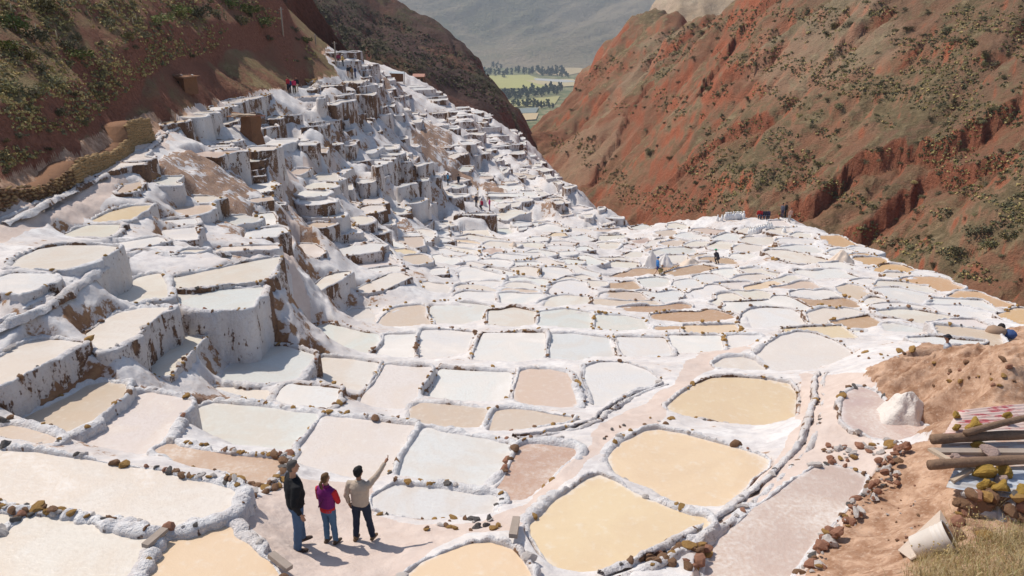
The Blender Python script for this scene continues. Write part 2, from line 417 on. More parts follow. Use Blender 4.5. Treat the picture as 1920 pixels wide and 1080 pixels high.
# ------------------------------------------------------------------ salt ponds: colour code | outline of the water (photo px, projected below on level planes)
POND_TXT = '''
P1 c|-120,830 0,845 63,848 117,857 167,863 213,872 267,878 300,883 347,898 393,907 430,917 440,925 430,947 407,963 383,973 347,983 320,988 273,987 233,977 200,970 160,960 110,950 43,950 13,943 0,937 -120,930
P2 c|-100,1050 0,1007 17,993 47,970 100,967 160,983 200,990 230,997 277,1005 290,1010 270,1030 253,1067 240,1080 230,1125 -100,1125
P3 c|-80,965 0,955 35,957 40,963 12,980 0,990 -60,1010
P4 o|262,1125 273,1080 290,1040 317,1017 350,1000 387,990 417,992 443,1010 467,1023 487,1043 510,1057 523,1080 532,1125
P5 t|-60,805 0,802 20,798 50,805 87,815 105,822 100,833 73,831 33,826 0,818 -60,815
P6 t|37,790 67,773 100,757 140,738 165,722 200,716 225,722 240,733 230,750 200,770 167,793 133,810 113,813 100,806 67,798
P7 p|140,820 173,800 207,777 233,755 250,742 287,738 320,742 360,752 353,767 337,780 320,800 310,817 293,833 277,848 267,855 233,848 200,845 150,838
P8 g|380,762 400,756 450,760 500,765 550,773 593,777 590,787 573,810 560,830 543,848 500,845 433,842 383,833 333,828 320,823 327,803 343,783 360,770
P9 r|297,843 317,835 360,842 400,848 467,857 533,862 533,873 520,890 503,910 483,912 450,900 413,883 367,880 333,868
P10 p|610,783 640,783 690,788 740,795 770,800 770,810 757,833 743,857 737,877 730,897 700,909 640,899 600,888 563,880 553,872 567,850 587,817
P11 g|797,805 840,813 907,823 950,835 953,850 943,870 933,890 913,911 900,918 857,911 800,902 747,895 750,877 757,857 780,830
P12 g|740,909 800,914 857,922 907,932 923,939 923,967 893,967 853,968 807,976 773,970 727,963 700,953 697,933 717,919
P13 t|773,763 790,756 840,759 910,767 907,780 897,808 840,805 790,795 767,783
P14 t|930,783 937,772 957,767 1000,770 1033,777 1077,783 1070,792 1023,800 973,808 920,813
P15 r|973,840 1007,833 1040,837 1077,842 1077,853 1047,880 1023,907 993,933 970,947 950,950 943,933 937,917 950,900 967,862
P16 o|1140,863 1153,843 1173,827 1207,808 1233,805 1280,814 1330,827 1380,840 1420,852 1440,863 1437,880 1410,900 1393,920 1367,940 1350,961 1323,964 1300,955 1260,946 1220,921 1187,911 1157,891
P17 o|997,983 1017,967 1040,940 1073,917 1100,897 1123,890 1157,904 1187,922 1220,939 1260,955 1280,962 1313,973 1323,982 1300,993 1260,1013 1237,1030 1190,1057 1140,1073 1100,1084 1053,1080 1030,1060 1013,1033 995,1003
P18 o|745,1125 760,1080 790,1057 827,1040 880,1020 917,1017 940,1023 960,1030 973,1043 993,1073 1010,1125
P19 o|1250,764 1275,740 1300,722 1335,709 1380,707 1440,712 1480,720 1492,735 1493,750 1490,780 1483,803 1467,808 1413,803 1367,798 1320,788 1283,783 1257,772
P20 d|1580,760 1590,735 1612,725 1640,735 1660,755 1700,785 1740,800 1765,808 1740,825 1680,828 1640,822 1600,805 1578,785
P21 d|1500,893 1530,875 1560,870 1600,880 1625,895 1615,920 1590,945 1570,970 1540,1000 1510,1040 1480,1080 1455,1125 1330,1125 1320,1070 1345,1020 1380,985 1420,950 1460,922
M1 c|567,713 583,690 603,670 650,673 709,682 705,697 690,720 668,735 640,728 600,718
M2 p|722,685 757,687 806,690 799,710 784,730 769,757 756,776 707,773 668,767 685,742 706,712
M3 w|827,692 873,695 953,699 957,713 956,730 950,743 933,755 910,756 840,753 797,748 808,733 820,715
M4 t|980,697 993,692 1033,693 1063,700 1070,713 1070,723 1077,740 1080,760 1070,767 1023,768 973,757 965,743 968,720
M5 w|1097,713 1100,687 1123,679 1173,680 1213,694 1237,713 1233,720 1187,733 1140,753 1127,768 1117,765 1110,740
N0 g|562,637 575,623 590,612 618,608 640,613 675,622 710,628 712,640 700,655 683,667 640,661 600,651 575,645
N1 w|723,628 780,627 777,637 774,673 767,676 717,673 695,668 717,650
N2 w|791,619 840,619 890,624 879,647 869,675 853,678 789,675 788,650
N3 w|907,624 973,624 1017,625 1022,637 1019,667 1007,676 980,681 923,681 885,676 890,660 898,640
N4 g|1035,627 1070,625 1136,634 1142,650 1148,669 1107,671 1080,678 1035,676 1032,657
N5 w|1160,632 1243,634 1252,650 1258,667 1220,673 1173,670 1166,650
N6 w|1253,629 1300,629 1347,630 1354,650 1350,660 1280,666 1267,666 1261,648
N7 w|1365,630 1380,628 1427,629 1413,643 1390,653 1366,657
N8 p|1420,667 1437,647 1463,630 1497,623 1533,628 1563,638 1593,657 1600,667 1567,683 1533,693 1493,707 1460,700 1443,690 1427,675
N9 p|1337,683 1357,672 1390,670 1418,678 1441,696 1397,696 1342,690
Q1 g|634,600 645,590 660,579 690,579 699,590 702,606 690,617 645,604
Q2 t|720,597 750,583 787,574 796,577 795,606 778,610 725,616 717,608
Q3 g|808,575 840,573 905,579 905,593 901,612 853,613 808,606
Q4 c|916,582 973,584 1003,586 1001,609 960,614 914,610
Q5 g|1013,585 1057,587 1102,590 1109,602 1109,620 1060,616 1011,610
Q6 g|1118,591 1173,592 1206,600 1212,613 1211,620 1153,623 1117,618
Q7 b|1220,590 1273,585 1330,586 1381,597 1371,603 1330,605 1280,606 1225,606
Q8 b|1230,613 1280,612 1333,610 1375,611 1389,617 1340,620 1280,621 1231,621
Q9 w|1402,590 1413,584 1480,584 1502,593 1508,606 1501,616 1413,616 1409,605
Q10 c|1511,588 1580,583 1615,590 1628,608 1580,613 1520,608
Q10b c|1522,618 1560,620 1625,620 1600,625 1547,625
Q11 c|1645,584 1680,580 1713,581 1780,593 1827,613 1850,628 1815,628 1770,620 1730,610 1690,597 1655,592
Q12 g|1657,608 1680,608 1713,614 1745,624 1720,627 1663,623
Q13 w|1700,634 1747,631 1800,638 1851,641 1830,647 1773,650 1722,643
Q14 w|1740,580 1800,575 1847,593 1858,600 1827,603 1780,590
S1e w|1485,549 1547,548 1572,564 1575,571 1530,572 1489,563
S1g t|1565,539 1590,533 1618,548 1648,558 1613,560 1597,563
S1h w|1642,544 1680,539 1727,554 1765,563 1747,569 1710,572 1677,560
S1i c|1626,569 1647,563 1673,566 1694,573 1647,577
S1j w|1610,531 1630,527 1646,535 1633,539
S2e w|1500,510 1513,508 1573,509 1610,520 1620,524 1547,524 1527,522
S3c c|1434,473 1467,471 1547,486 1552,496 1493,496 1460,487
S3d w|1447,469 1467,462 1527,464 1543,475 1493,474
S3e w|1458,453 1464,448 1520,452 1530,457 1493,458
T1 c|1123,443 1170,442 1170,448 1127,453
T4 p|1167,460 1180,457 1200,465 1173,469
T5 c|1123,457 1157,456 1160,460 1140,469 1124,467
T6 t|1216,474 1214,470 1225,467 1232,471
T7 c|1167,478 1187,474 1205,476 1200,484 1176,484
T8 c|1124,484 1160,483 1191,488 1187,494 1127,496
T9 g|1226,475 1250,469 1291,465 1308,473 1287,476 1244,479
T10 c|1246,482 1286,480 1295,488 1280,494 1257,496 1250,489
T11 t|1293,480 1340,479 1317,485 1300,486
T12 t|1244,457 1276,451 1292,454 1267,462
T13 c|1286,461 1308,454 1330,456 1326,461 1302,462
T14 w|1274,443 1291,438 1333,446 1330,449 1299,450
T15 w|1342,448 1364,438 1390,444 1386,452 1357,450
T16 t|1303,432 1323,428 1362,434 1344,442
T17 c|1383,434 1400,427 1420,428 1402,437
T18 c|1447,434 1460,428 1486,436 1475,441
T19 c|1486,442 1497,437 1518,440 1520,446
T20 c|1398,452 1402,446 1451,447 1453,457 1437,460 1406,455
T21 c|1384,464 1394,459 1429,463 1425,475 1400,476 1386,470
T22 c|1336,462 1353,454 1375,460 1369,466 1346,467
T23 t|1230,434 1265,433 1266,441 1252,444
T24 r|1184,452 1211,447 1224,451 1198,458
T25 p|1216,461 1235,452 1251,450 1236,457
T26 c|1166,461 1175,457 1198,464 1186,467
T27 c|1252,420 1265,418 1297,425 1280,430 1256,425
T28 g|1182,427 1203,421 1223,425 1216,431 1186,430
T29 b|1136,523 1160,513 1197,508 1240,503 1274,501 1276,504 1250,509 1240,513 1197,519 1160,525 1136,529
T30 b|1254,514 1280,505 1319,499 1343,501 1339,507 1310,514 1268,521
T31 b|1318,488 1329,486 1366,486 1387,496 1366,496 1336,492
T32 g|1194,524 1231,520 1250,523 1255,538 1235,542 1210,544
T33 b|1138,532 1160,531 1188,527 1205,544 1160,546 1138,548
T34 w|1269,529 1299,525 1316,536 1292,538 1280,550 1273,541
T35 w|1306,522 1336,517 1362,531 1325,536
T36 w|1344,511 1374,506 1408,523 1371,528
T37 c|1390,506 1420,506 1465,514 1448,518 1417,521
T38 w|1297,545 1340,538 1361,550 1330,562 1304,559
T39 p|1349,537 1406,531 1420,537 1376,546
T40 c|1329,569 1347,561 1371,553 1403,569 1360,578
T41 c|1382,551 1422,544 1472,566 1413,569
T42 c|1434,528 1486,518 1510,526 1467,534
T43 t|1449,541 1482,535 1520,531 1545,541 1500,546
T44 t|1142,554 1198,550 1213,572 1162,573 1142,571
T45 w|1202,550 1259,548 1273,566 1219,571
T46 b|1170,579 1210,576 1295,575 1294,580 1217,587 1180,587
U1 u|1548,443 1573,441 1600,456 1615,465 1573,464 1557,457
U2 u|1588,477 1627,476 1638,483 1600,483
U3 u|1608,486 1647,485 1665,493 1625,499
U4 u|1639,505 1690,498 1741,514 1703,519 1670,517
U5 u|1682,529 1753,521 1811,540 1780,552 1760,554 1713,541
U6 u|1782,557 1830,546 1905,573 1880,581 1857,582 1813,569
U7 u|1879,592 1920,584 1975,600 1985,630 1925,615 1899,600
C1 w|860,517 873,502 893,504 938,519 940,525 923,529 893,534 867,530
C2 w|903,489 948,491 948,516 927,509 904,497
C3 c|959,503 1011,503 1005,519 962,517
C3b w|957,492 1003,494 1008,498 962,498
C4 w|1019,504 1062,504 1066,514 1040,523 1012,521
C5 w|957,523 1003,526 1030,530 1023,534 952,528
C6 c|945,540 959,533 1025,541 1013,547 945,545
C7 w|865,552 875,547 925,549 928,567 868,559
C8 w|935,551 1011,553 1008,560 980,569 939,569
C9 w|1032,542 1052,531 1098,529 1105,545 1098,554 1053,556 1026,558
C10 c|1024,568 1042,561 1102,558 1108,566 1080,572 1022,576
C11 w|860,484 880,482 887,496 862,497
C12 c|822,463 840,466 882,473 885,479 855,479 832,470
C13 w|959,477 1011,474 1011,482 952,486
C14 c|968,457 1022,458 1018,466 975,462
C15 p|1029,454 1082,456 1079,460 1028,460
C16 w|1025,463 1076,464 1069,469 1022,469
C17 w|1021,472 1072,474 1066,478 1018,477
C19 w|1062,488 1095,489 1089,494 1059,496
C20 p|840,459 867,458 886,461 886,467 860,465
C22 w|989,448 1022,446 1025,452 991,454
C25 r|918,470 932,468 936,477 921,481
L1 o|170,415 207,397 247,387 285,385 273,397 240,416 178,418
L2 c|113,443 143,430 167,422 228,422 213,440 202,446 133,447
L3 c|20,502 37,483 73,467 117,460 187,460 225,464 207,477 173,490 140,503 107,506 60,506
L4 w|-60,515 0,520 20,514 102,513 97,527 67,548 43,556 10,550 -60,545
L5 c|-60,690 0,670 33,650 67,638 117,637 152,645 127,657 93,677 50,700 20,717 0,725 -60,740
L6 c|160,627 187,607 220,587 267,578 315,577 300,590 277,607 253,630 217,649 197,657 180,645
L7 c|219,557 233,537 260,520 296,513 305,530 308,547 306,562 287,562 253,571 228,575
L8 c|320,523 367,513 417,502 483,488 528,481 522,493 509,512 496,527 450,531 383,537 332,541
L9 g|329,553 383,545 433,542 491,539 486,557 476,572 466,581 400,583 362,582 335,569
L10 c|235,693 267,673 293,653 317,629 350,629 385,633 372,647 349,670 329,692 315,708 293,708 267,699
L11 g|409,712 427,690 447,663 483,653 520,649 535,649 590,666 585,677 566,696 558,709 520,716 467,718
L12 c|402,728 433,728 501,734 498,747 489,753 450,744 415,733
L13 w|522,749 531,731 542,721 583,724 638,729 632,750 616,765 567,761 530,755
L14 c|329,477 347,469 391,468 379,474
L15 c|402,470 417,463 515,460 524,464 518,469 404,474
L16 w|459,447 465,433 518,429 519,448 462,450
L17 w|472,426 480,402 512,399 518,410 518,425
L18 t|465,378 471,373 509,369 513,376 474,381
L19 p|549,464 557,457 572,457 590,458 605,467 609,475 597,484 570,481 552,475
L20 c|584,544 594,532 606,520 627,513 654,509 660,511 639,526 616,538 600,547 583,551
L21 c|661,547 680,536 710,523 731,513 752,512 770,520 752,530 720,544 687,551
L22 p|789,530 803,528 828,542 820,551 800,547
E1 c|592,331 600,325 633,325 632,332 630,341 596,339
E2 c|572,352 577,347 590,343 620,344 618,349 611,356 582,356
E3 w|562,361 570,358 611,359 611,368 590,370 562,370
E4 w|563,374 590,372 611,372 617,379 595,383 568,380
E5 w|569,390 579,388 616,386 627,396 636,407 633,410 600,405 581,403 573,397
E6 t|586,424 591,420 628,419 627,421 600,424
E7 w|580,437 584,428 632,422 655,422 674,435 672,438 639,440 592,444 581,444
E8 w|583,452 607,448 657,443 676,443 692,452 645,459 607,462 598,460
E9 w|616,468 632,466 682,460 700,459 714,461 714,474 682,477 640,482 622,483
E10 p|623,489 657,485 714,480 724,483 735,499 695,504 673,507 661,505 648,497 634,493
E11 w|679,510 738,503 738,506 720,507 683,512
E12 c|658,407 674,406 685,412 688,419 676,421 665,414
E13 c|684,430 697,430 713,436 697,434
E14 c|703,427 714,425 732,426 755,434 753,437 742,435 725,430
E15 w|718,452 730,449 740,456 754,469 746,469 731,463
E16 p|647,377 657,380 669,391 671,394 651,393 646,387
E17 p|673,376 678,371 687,368 705,367 718,376 719,381 695,381 676,384
E18 p|677,390 720,385 719,390 700,398 683,400 678,397
E19 w|669,340 673,337 695,338 703,340 701,342 682,345 671,343
E20 t|732,360 736,356 750,356 744,366 740,368
E21 g|746,351 757,345 772,344 780,345 762,350 751,352
E22 g|784,339 790,335 804,336 799,340 793,341
E23 w|732,377 737,375 762,373 754,380 749,382 734,381
E24 w|736,390 750,387 759,395 769,402 743,404 738,396
E25 w|808,370 816,367 850,367 844,370 824,375 807,374
E25b t|791,381 796,378 818,379 801,386
E25c w|776,385 783,385 795,386 794,390
E25d w|851,371 856,367 870,367 869,370 852,376
E26 g|787,424 792,420 831,415 829,418 807,422
E27 w|808,430 820,425 829,423 830,430 811,431
E28 w|812,435 831,434 834,440 817,443
E29 w|819,446 836,445 843,450 824,454
E30 c|779,431 792,430 800,433 808,445 804,448 796,447 791,441
E31 g|847,447 861,445 873,447 870,451 853,450
E32 g|878,448 901,446 908,450 895,453 878,453
E33 g|923,440 926,430 939,430 959,432 958,444 933,441
E34 t|881,377 895,376 913,385 918,394 906,394 889,387
E34b b|878,367 890,367 889,371 879,371
E35 w|852,405 864,402 907,400 929,402 924,405 880,404
E36 p|817,350 830,352 840,350 831,355 825,359 819,357
E37 g|844,346 857,346 867,346 856,353
F1 c|672,225 686,221 710,216 733,214 728,216 704,220 686,225
F2 c|633,227 641,224 653,223 651,227 638,228
F3 c|669,233 673,229 684,228 692,234 679,235
F4 c|628,242 647,242 665,242 640,250 631,248
F5 c|676,249 685,247 699,247 686,253
F6 p|562,242 585,237 618,235 614,236 571,240
F7 g|598,274 602,270 625,268 638,269 634,271 602,276
F8 c|648,305 668,300 692,301 676,304 653,308
F9 w|712,292 723,288 748,287 740,292
F9b w|703,299 710,295 739,295 731,299
F9c w|699,305 702,302 728,302 717,308
F9d w|701,312 703,310 715,310 708,315
F10 c|721,263 741,258 755,261 741,264 724,266
F11 c|726,271 747,271 749,275 736,276
F12 c|762,259 767,257 784,256 779,261 766,263
F13 c|772,226 781,223 790,224 788,231 774,230
F14 c|779,310 792,306 812,305 795,311 784,313
F15 w|574,268 593,270 590,273 578,273
F16 w|556,262 566,261 565,264 556,265
G1 c|397,234 406,230 430,225 450,223 447,227 427,233 407,236
G2 c|499,222 513,218 547,216 566,216 531,219 508,226
G3 p|492,240 496,237 511,235 508,240 494,244
G4 c|573,205 586,202 603,201 597,202 578,206
G5 c|596,185 609,183 605,187 598,187
G6 c|620,191 637,190 638,198 620,199
G7 c|388,265 396,263 430,261 442,262 429,268 388,268
G8 c|388,272 427,271 421,275 392,274
G8b c|367,277 381,276 404,277 399,281 383,284 370,281
G9 g|482,265 499,261 518,262 516,267 482,269
G10 c|534,265 542,263 564,262 546,268 537,270
G11 c|469,282 476,277 492,277 518,277 506,284 472,285
G12 g|466,300 471,296 500,295 496,300 480,305 466,304
G13 g|446,316 453,313 491,312 493,319 475,322 461,321
G14 c|466,326 473,325 496,325 495,331 468,333
G15 w|468,339 498,337 510,345 510,360 478,364 468,350
G16 o|300,234 311,228 355,225 336,229 307,238
G17 c|330,221 341,217 380,217 367,222
G18 c|359,213 368,210 403,210 389,214
G19 w|388,207 396,201 433,200 424,205 406,209
G20 p|402,193 430,188 487,180 510,177 490,184 444,194
G21 c|562,164 585,161 598,163 575,170 563,171
G22 p|205,302 233,288 275,281 283,284 260,302 214,304
G23 p|163,323 201,307 256,307 213,322 175,331
G24 t|219,360 235,347 261,341 266,350 250,361 226,364
G25 w|228,255 245,251 271,255 280,261 262,263 241,261
H1 w|857,216 880,214 884,217 860,219
H2 w|861,227 885,226 888,228 863,230
H3 w|892,229 905,228 913,230 910,232
H4 w|902,238 935,237 938,239 906,240
H5 w|874,243 893,242 894,244 876,245
H6 w|902,256 953,253 954,255 930,257 903,258
H7 w|870,261 905,258 906,260 873,263
H8 w|919,264 938,263 939,265 920,267
H9 w|944,266 960,264 962,266 946,268
H10 w|920,275 975,269 979,271 940,275 921,277
H11 w|957,286 975,280 981,282 983,289 961,290
H12 w|845,240 858,239 861,241 849,242
H13 w|840,222 855,220 858,222 843,225
H14 w|846,231 857,228 859,230 849,233
H15 w|887,209 900,208 906,212 891,213
H16 w|907,215 920,215 924,217 909,218
H17 w|908,221 920,220 922,222 911,224
H18 w|854,201 878,200 880,203 858,204
H19 w|840,209 865,207 873,208 868,210 843,211
H20 w|864,267 880,266 890,270 888,273 867,270
H21 w|847,269 860,268 864,272 851,273
H22 c|840,292 858,287 878,287 875,290 862,293 848,300 842,297
H23 c|914,300 930,291 946,289 940,294 916,302
H23b c|917,305 940,298 943,300 921,307
H24 c|964,308 985,304 988,306 967,310
H24b c|965,313 990,309 990,311 968,315
H25 c|972,322 988,318 988,325 974,328
H26 g|885,328 900,322 910,320 904,325 891,331
H27 w|966,250 975,248 979,251 971,253
H28 w|969,259 980,257 985,261 975,263
H29 w|957,243 965,243 970,246 961,247
H30 c|924,318 932,315 936,317 928,321
H31 c|942,322 950,317 954,318 948,325
H32 w|814,224 828,223 836,228 826,230
H33 c|767,206 780,204 798,206 796,209 776,209
H34 c|770,216 785,214 798,215 796,217 773,218
H35 c|798,238 810,236 816,238 808,240
K1 w|612,98 674,97 676,99 614,100
K2 w|624,115 671,113 673,115 626,117
K3 w|647,125 685,122 688,124 651,126
K4 w|672,133 687,131 689,134 676,135
K5 w|677,142 691,141 692,145 681,147
K6 c|642,152 660,151 680,149 688,152 675,157 646,156
K7 c|577,170 600,161 646,158 643,160 600,165
K8 c|670,162 699,158 700,160 673,164
K9 c|634,178 660,175 662,177 636,180
K10 c|670,175 700,174 704,177 699,180 672,178
K11 c|619,195 640,189 656,188 654,191 621,198
K12 w|708,155 725,154 728,156 710,158
K13 w|722,167 738,166 743,168 726,170
K14 w|742,175 758,174 761,177 744,178
K15 w|754,193 772,192 775,194 756,196
K16 w|720,141 730,140 732,142 723,143
K17 w|709,133 715,133 718,136 713,137
K18 w|694,127 702,127 706,131 698,131
K19 w|726,148 738,147 740,151 731,152
K20 w|760,161 785,160 798,163 766,164
K20b w|768,166 805,165 817,168 776,170
K20c w|780,172 822,171 831,174 791,176
K20d w|793,178 834,177 836,181 801,183
K20e w|803,186 838,184 838,188 816,190
K21 c|715,204 730,202 736,203 734,206 716,207
K22 c|742,216 755,215 755,217 743,218
J1 c|977,322 988,320 985,328 975,329
J1b c|974,332 985,330 984,333 976,335
J2 c|948,342 965,341 963,344 951,346
J3 w|980,360 1000,359 1001,361 981,362
J4 w|977,366 1000,364 1001,367 979,368
J5 c|967,374 985,372 995,372 985,377 970,377
J6 c|952,382 974,379 976,383 965,387 952,387
J7 c|940,384 946,383 944,391 940,392
J8 c|974,408 994,407 995,410 974,411
J8b c|970,414 994,413 993,416 968,417
J8c w|969,420 993,419 991,423 970,424
J8d w|972,427 989,426 985,431 974,433
J9 c|1007,412 1020,411 1024,412 1015,417 1008,417
J10 c|1040,425 1051,425 1049,431 1043,432
J11 o|1025,443 1040,439 1052,439 1053,444 1029,445
J12 t|1050,397 1064,397 1066,402 1055,406 1051,402
J13 c|1002,352 1010,352 1016,358 1008,360
J13b c|1008,361 1020,360 1024,366 1015,369
J14 c|1036,370 1045,370 1049,375 1041,376
J14b c|1040,378 1050,377 1054,383 1045,384
J15 c|1022,375 1032,374 1035,378 1028,379
J16 c|1057,350 1077,348 1080,351 1063,355
J17 w|1049,365 1056,364 1058,370 1053,372
J18 w|1061,384 1068,384 1071,388 1066,389
J19 w|1066,392 1078,390 1082,394 1075,397
J20 w|1088,391 1103,390 1104,393 1091,394
J21 c|1090,400 1100,399 1103,402 1094,403
J21b c|1095,405 1107,404 1110,409 1101,410
J22 c|1129,420 1145,417 1146,420 1131,423
J22b c|1130,425 1147,423 1148,427 1134,429
J23 w|1152,428 1168,426 1170,430 1156,432
J24 w|1140,407 1155,406 1160,409 1147,410
J26 c|1022,328 1030,327 1035,334 1029,335
J27 c|1042,341 1050,341 1056,345 1047,346
J28 w|1122,390 1132,389 1133,393 1125,395
J29 w|1095,428 1110,426 1116,429 1101,432
J30 w|1105,434 1140,433 1148,435 1110,437
J31 w|1080,403 1087,403 1089,408 1083,408
'''
# depth anchors of the terraced slope: photo column, row, depth in metres
def zplane(v): return 6.02 / (.1035 + 1.0199 * (v - 540) / FPX)
ANCH = [(u, v, zplane(v)) for u in (720, 950, 1200, 1420) for v in (1060, 950, 900, 840, 780, 720, 650, 600)]
ANCH += [(565,1035,13.3),(640,960,15.2),(300,1060,12.3),(0,1060,12.1),(200,920,13.8),(0,900,14.1),(420,940,13.6),(-100,980,12.8),(130,770,17.6),(230,800,17),
 (400,800,19.6),(420,870,16.6),(650,840,19),(-80,780,16.5),(1450,1000,14.5),(1700,950,15),(1600,1080,12.6),(1690,1060,12.2),(1850,1060,10),(1750,1030,10.9),(1950,1000,10.4),(2050,1100,9),
 (1850,950,13.6),(1850,830,15.9),(1950,800,15.2),(1800,720,18.2),(1950,644,18.6),(1780,672,20.8),(1660,690,21.8),(1640,780,19.6),(1720,830,17.2),(1620,900,16.4),
 (950,570,47),(1200,570,49),(1450,570,49),(1700,575,46.5),(1850,600,40),(1700,640,32),(1850,645,30),(1420,640,35),
 (1400,540,57),(1400,516,65),(1400,480,74),(1400,440,84),(1400,408,89),(1470,406,88),(1560,440,80),(1700,505,65),(1850,556,51),(1950,600,44),(2100,650,38),
 (1230,516,69.6),(1230,440,88),(1130,440,91),(1130,480,77),(1130,516,66),(1200,425,96),(1320,406,93),
 (900,560,48),(900,530,54),(900,500,61),(900,470,70),(900,440,81),(900,410,95),(900,385,108),(1050,530,56),(1050,480,72),(1050,440,87),(1050,400,105),(1050,360,128),
 (240,610,22.5),(60,690,19),(400,560,24.2),(270,540,24.2),(100,480,26.5),(60,530,24.6),(0,570,22.3),(-90,600,21),(200,435,29.5),(230,400,32.5),(0,410,30),(0,455,28),(-90,450,27),(130,360,36),(220,300,44),(300,245,55),
 (420,230,60),(410,270,54),(350,290,50),(390,340,47),(330,400,40),(370,450,37),(300,480,29),(440,190,72),(548,173,93),(660,149,108),(680,98,150),(615,99,150),(650,125,128),(470,290,60),(480,320,57),(500,440,42),(480,400,46),(590,420,50),(600,350,62),
 (545,600,30),(545,480,40),(450,640,24.5),(620,530,42),(640,590,42.5),(560,690,27.5),(430,705,24),(340,660,22),
 (560,240,78),(620,280,78),(640,240,86),(660,190,98),(700,300,82),(800,340,98),(760,260,108),(850,400,98),(740,400,80),(740,440,72),(700,500,57),(600,480,47),(650,530,46),
 (900,250,172),(975,258,215),(850,205,205),(760,170,210),(830,180,262),(700,140,165),(1000,330,150),(930,300,150),(860,290,132),(1100,390,118),(1170,425,103),(1080,350,138)]
# brown earth, trodden crust and red dirt areas
EARTH = [[(290,302),(340,287),(397,286),(412,300),(461,318),(472,345),(478,365),(455,430),(425,442),(395,400),(350,352),(305,330)],
 [(832,318),(870,322),(882,335),(882,350),(900,362),(940,360),(955,350),(958,378),(935,382),(940,400),(930,398),(916,375),(885,360),(862,347),(838,337)],
 [(770,262),(800,246),(815,240),(830,258),(850,280),(838,288),(850,300),(852,320),(832,322),(812,300),(785,290)],
 [(800,204),(836,206),(836,222),(815,222)],[(735,434),(760,436),(792,460),(778,470),(745,455)],[(543,390),(562,387),(582,412),(580,432),(562,434),(550,420)],[(528,325),(545,330),(562,385),(548,388)],
 [(1012,372),(1042,385),(1040,402),(1018,395)],[(206,700),(300,715),(430,738),(425,750),(300,730),(205,712)],[(590,80),(650,120),(655,140),(610,130)],
 [(690,140),(705,150),(760,190),(840,215),(835,222),(750,196),(700,165)],[(920,250),(985,300),(1060,360),(1050,350),(985,290)]]
TROD = [[(445,985),(500,930),(545,890),(640,905),(700,915),(690,965),(780,985),(900,985),(940,960),(1000,930),(1085,860),(1120,800),(1180,770),(1240,730),(1330,655),(1420,632),(1400,660),(1300,715),(1240,765),(1230,800),(1170,815),(1100,890),(1010,960),(960,1010),(880,1010),(800,1050),(740,1130),(560,1130),(490,1030)],
 [(-100,430),(0,395),(120,345),(215,295),(290,240),(420,190),(545,163),(565,172),(450,198),(330,240),(300,285),(240,330),(150,385),(0,455),(-100,490)],
 [(540,620),(530,600),(560,560),(545,520),(530,480),(530,400),(515,330),(530,310),(640,290),(650,283),(640,297),(550,322),(537,332),(545,380),(555,400),(550,470),(560,500),(580,560),(560,600)],
 [(1500,700),(1600,690),(1640,720),(1600,760),(1650,840),(1760,830),(1700,880),(1600,980),(1500,1130),(1250,1130),(1350,980),(1480,850)]]
REDD = [[(-130,470),(-130,352),(0,320),(150,250),(240,200),(312,196),(300,236),(240,266),(150,304),(75,340),(0,376)],[(1612,705),(1700,655),(1920,610),(2150,600),(2150,1200),(1445,1200),(1520,1050),(1590,960),(1650,880),(1690,845),(1745,835),(1760,805),(1700,785),(1645,735)]]
ROADLINE = [(-260,470),(-100,432),(0,398),(120,348),(200,302),(285,238),(400,193),(480,176),(545,162),(600,150),(640,142)]
# ------------------------------------------------------------------ pond outlines -> level world polygons
class Pond: pass
PONDS = []
for line in POND_TXT.strip().splitlines():
    head, pts = line.split('|')
    p = Pond(); p.id, p.c = head.split()
    p.px = np.array([[float(a) for a in q.split(',')] for q in pts.split()])
    A = p.px; B = np.roll(A, -1, 0)
    cr = A[:, 0] * B[:, 1] - B[:, 0] * A[:, 1]
    if abs(cr.sum()) > 1: p.cen = ((A + B) * cr[:, None]).sum(0) / (3 * cr.sum())
    else: p.cen = A.mean(0)
    PONDS.append(p)
an = np.array(ANCH, float)
lnZ = rbf_fit(np.stack([an[:, 0] / 900, an[:, 1] / 500], -1), np.log(an[:, 2]), 2e-3)
def Zprior(u, v): return np.exp(lnZ(np.stack([np.asarray(u, float) / 900, np.asarray(v, float) / 500], -1)))
for p in PONDS:
    p.Z = float(Zprior(*p.cen)); p.z = p.zp = -float(depthfac(p.cen[1]) * p.Z)
# neighbours one above the other in the photo give wall heights
pairs = {}
for u in np.arange(-60, 1960, 4.0):
    it = []
    for i, p in enumerate(PONDS):
        a = p.px; b = np.roll(a, -1, 0)
        m = (a[:, 0] > u) != (b[:, 0] > u)
        if m.any():
            vv = a[m, 1] + (u - a[m, 0]) * (b[m, 1] - a[m, 1]) / (b[m, 0] - a[m, 0])
            it.append((vv.min(), vv.max(), i))
    it.sort(key=lambda q: q[0] + q[1])
    for k in range(len(it) - 1):
        g = it[k + 1][0] - it[k][1]
        if -6 < g < 110: pairs.setdefault((it[k][2], it[k + 1][2]), []).append(g)
cons = []
for (i, j), g in pairs.items():
    if len(g) < 2: continue
    Zm = PONDS[i].Z; v = PONDS[i].cen[1]
    h = max(np.median(g), 1) * pxm(v, Zm)
    free = PONDS[i].id[0] in 'LEFGHJK' and PONDS[j].id[0] in 'LEFGHJKPNQ'
    cons.append((i, j, h, free and .42 + .0045 * Zm < h < 4.5))
PIN = {'G16','G17','G18','G19','G20','G21','G22','G23','G24','G25'}
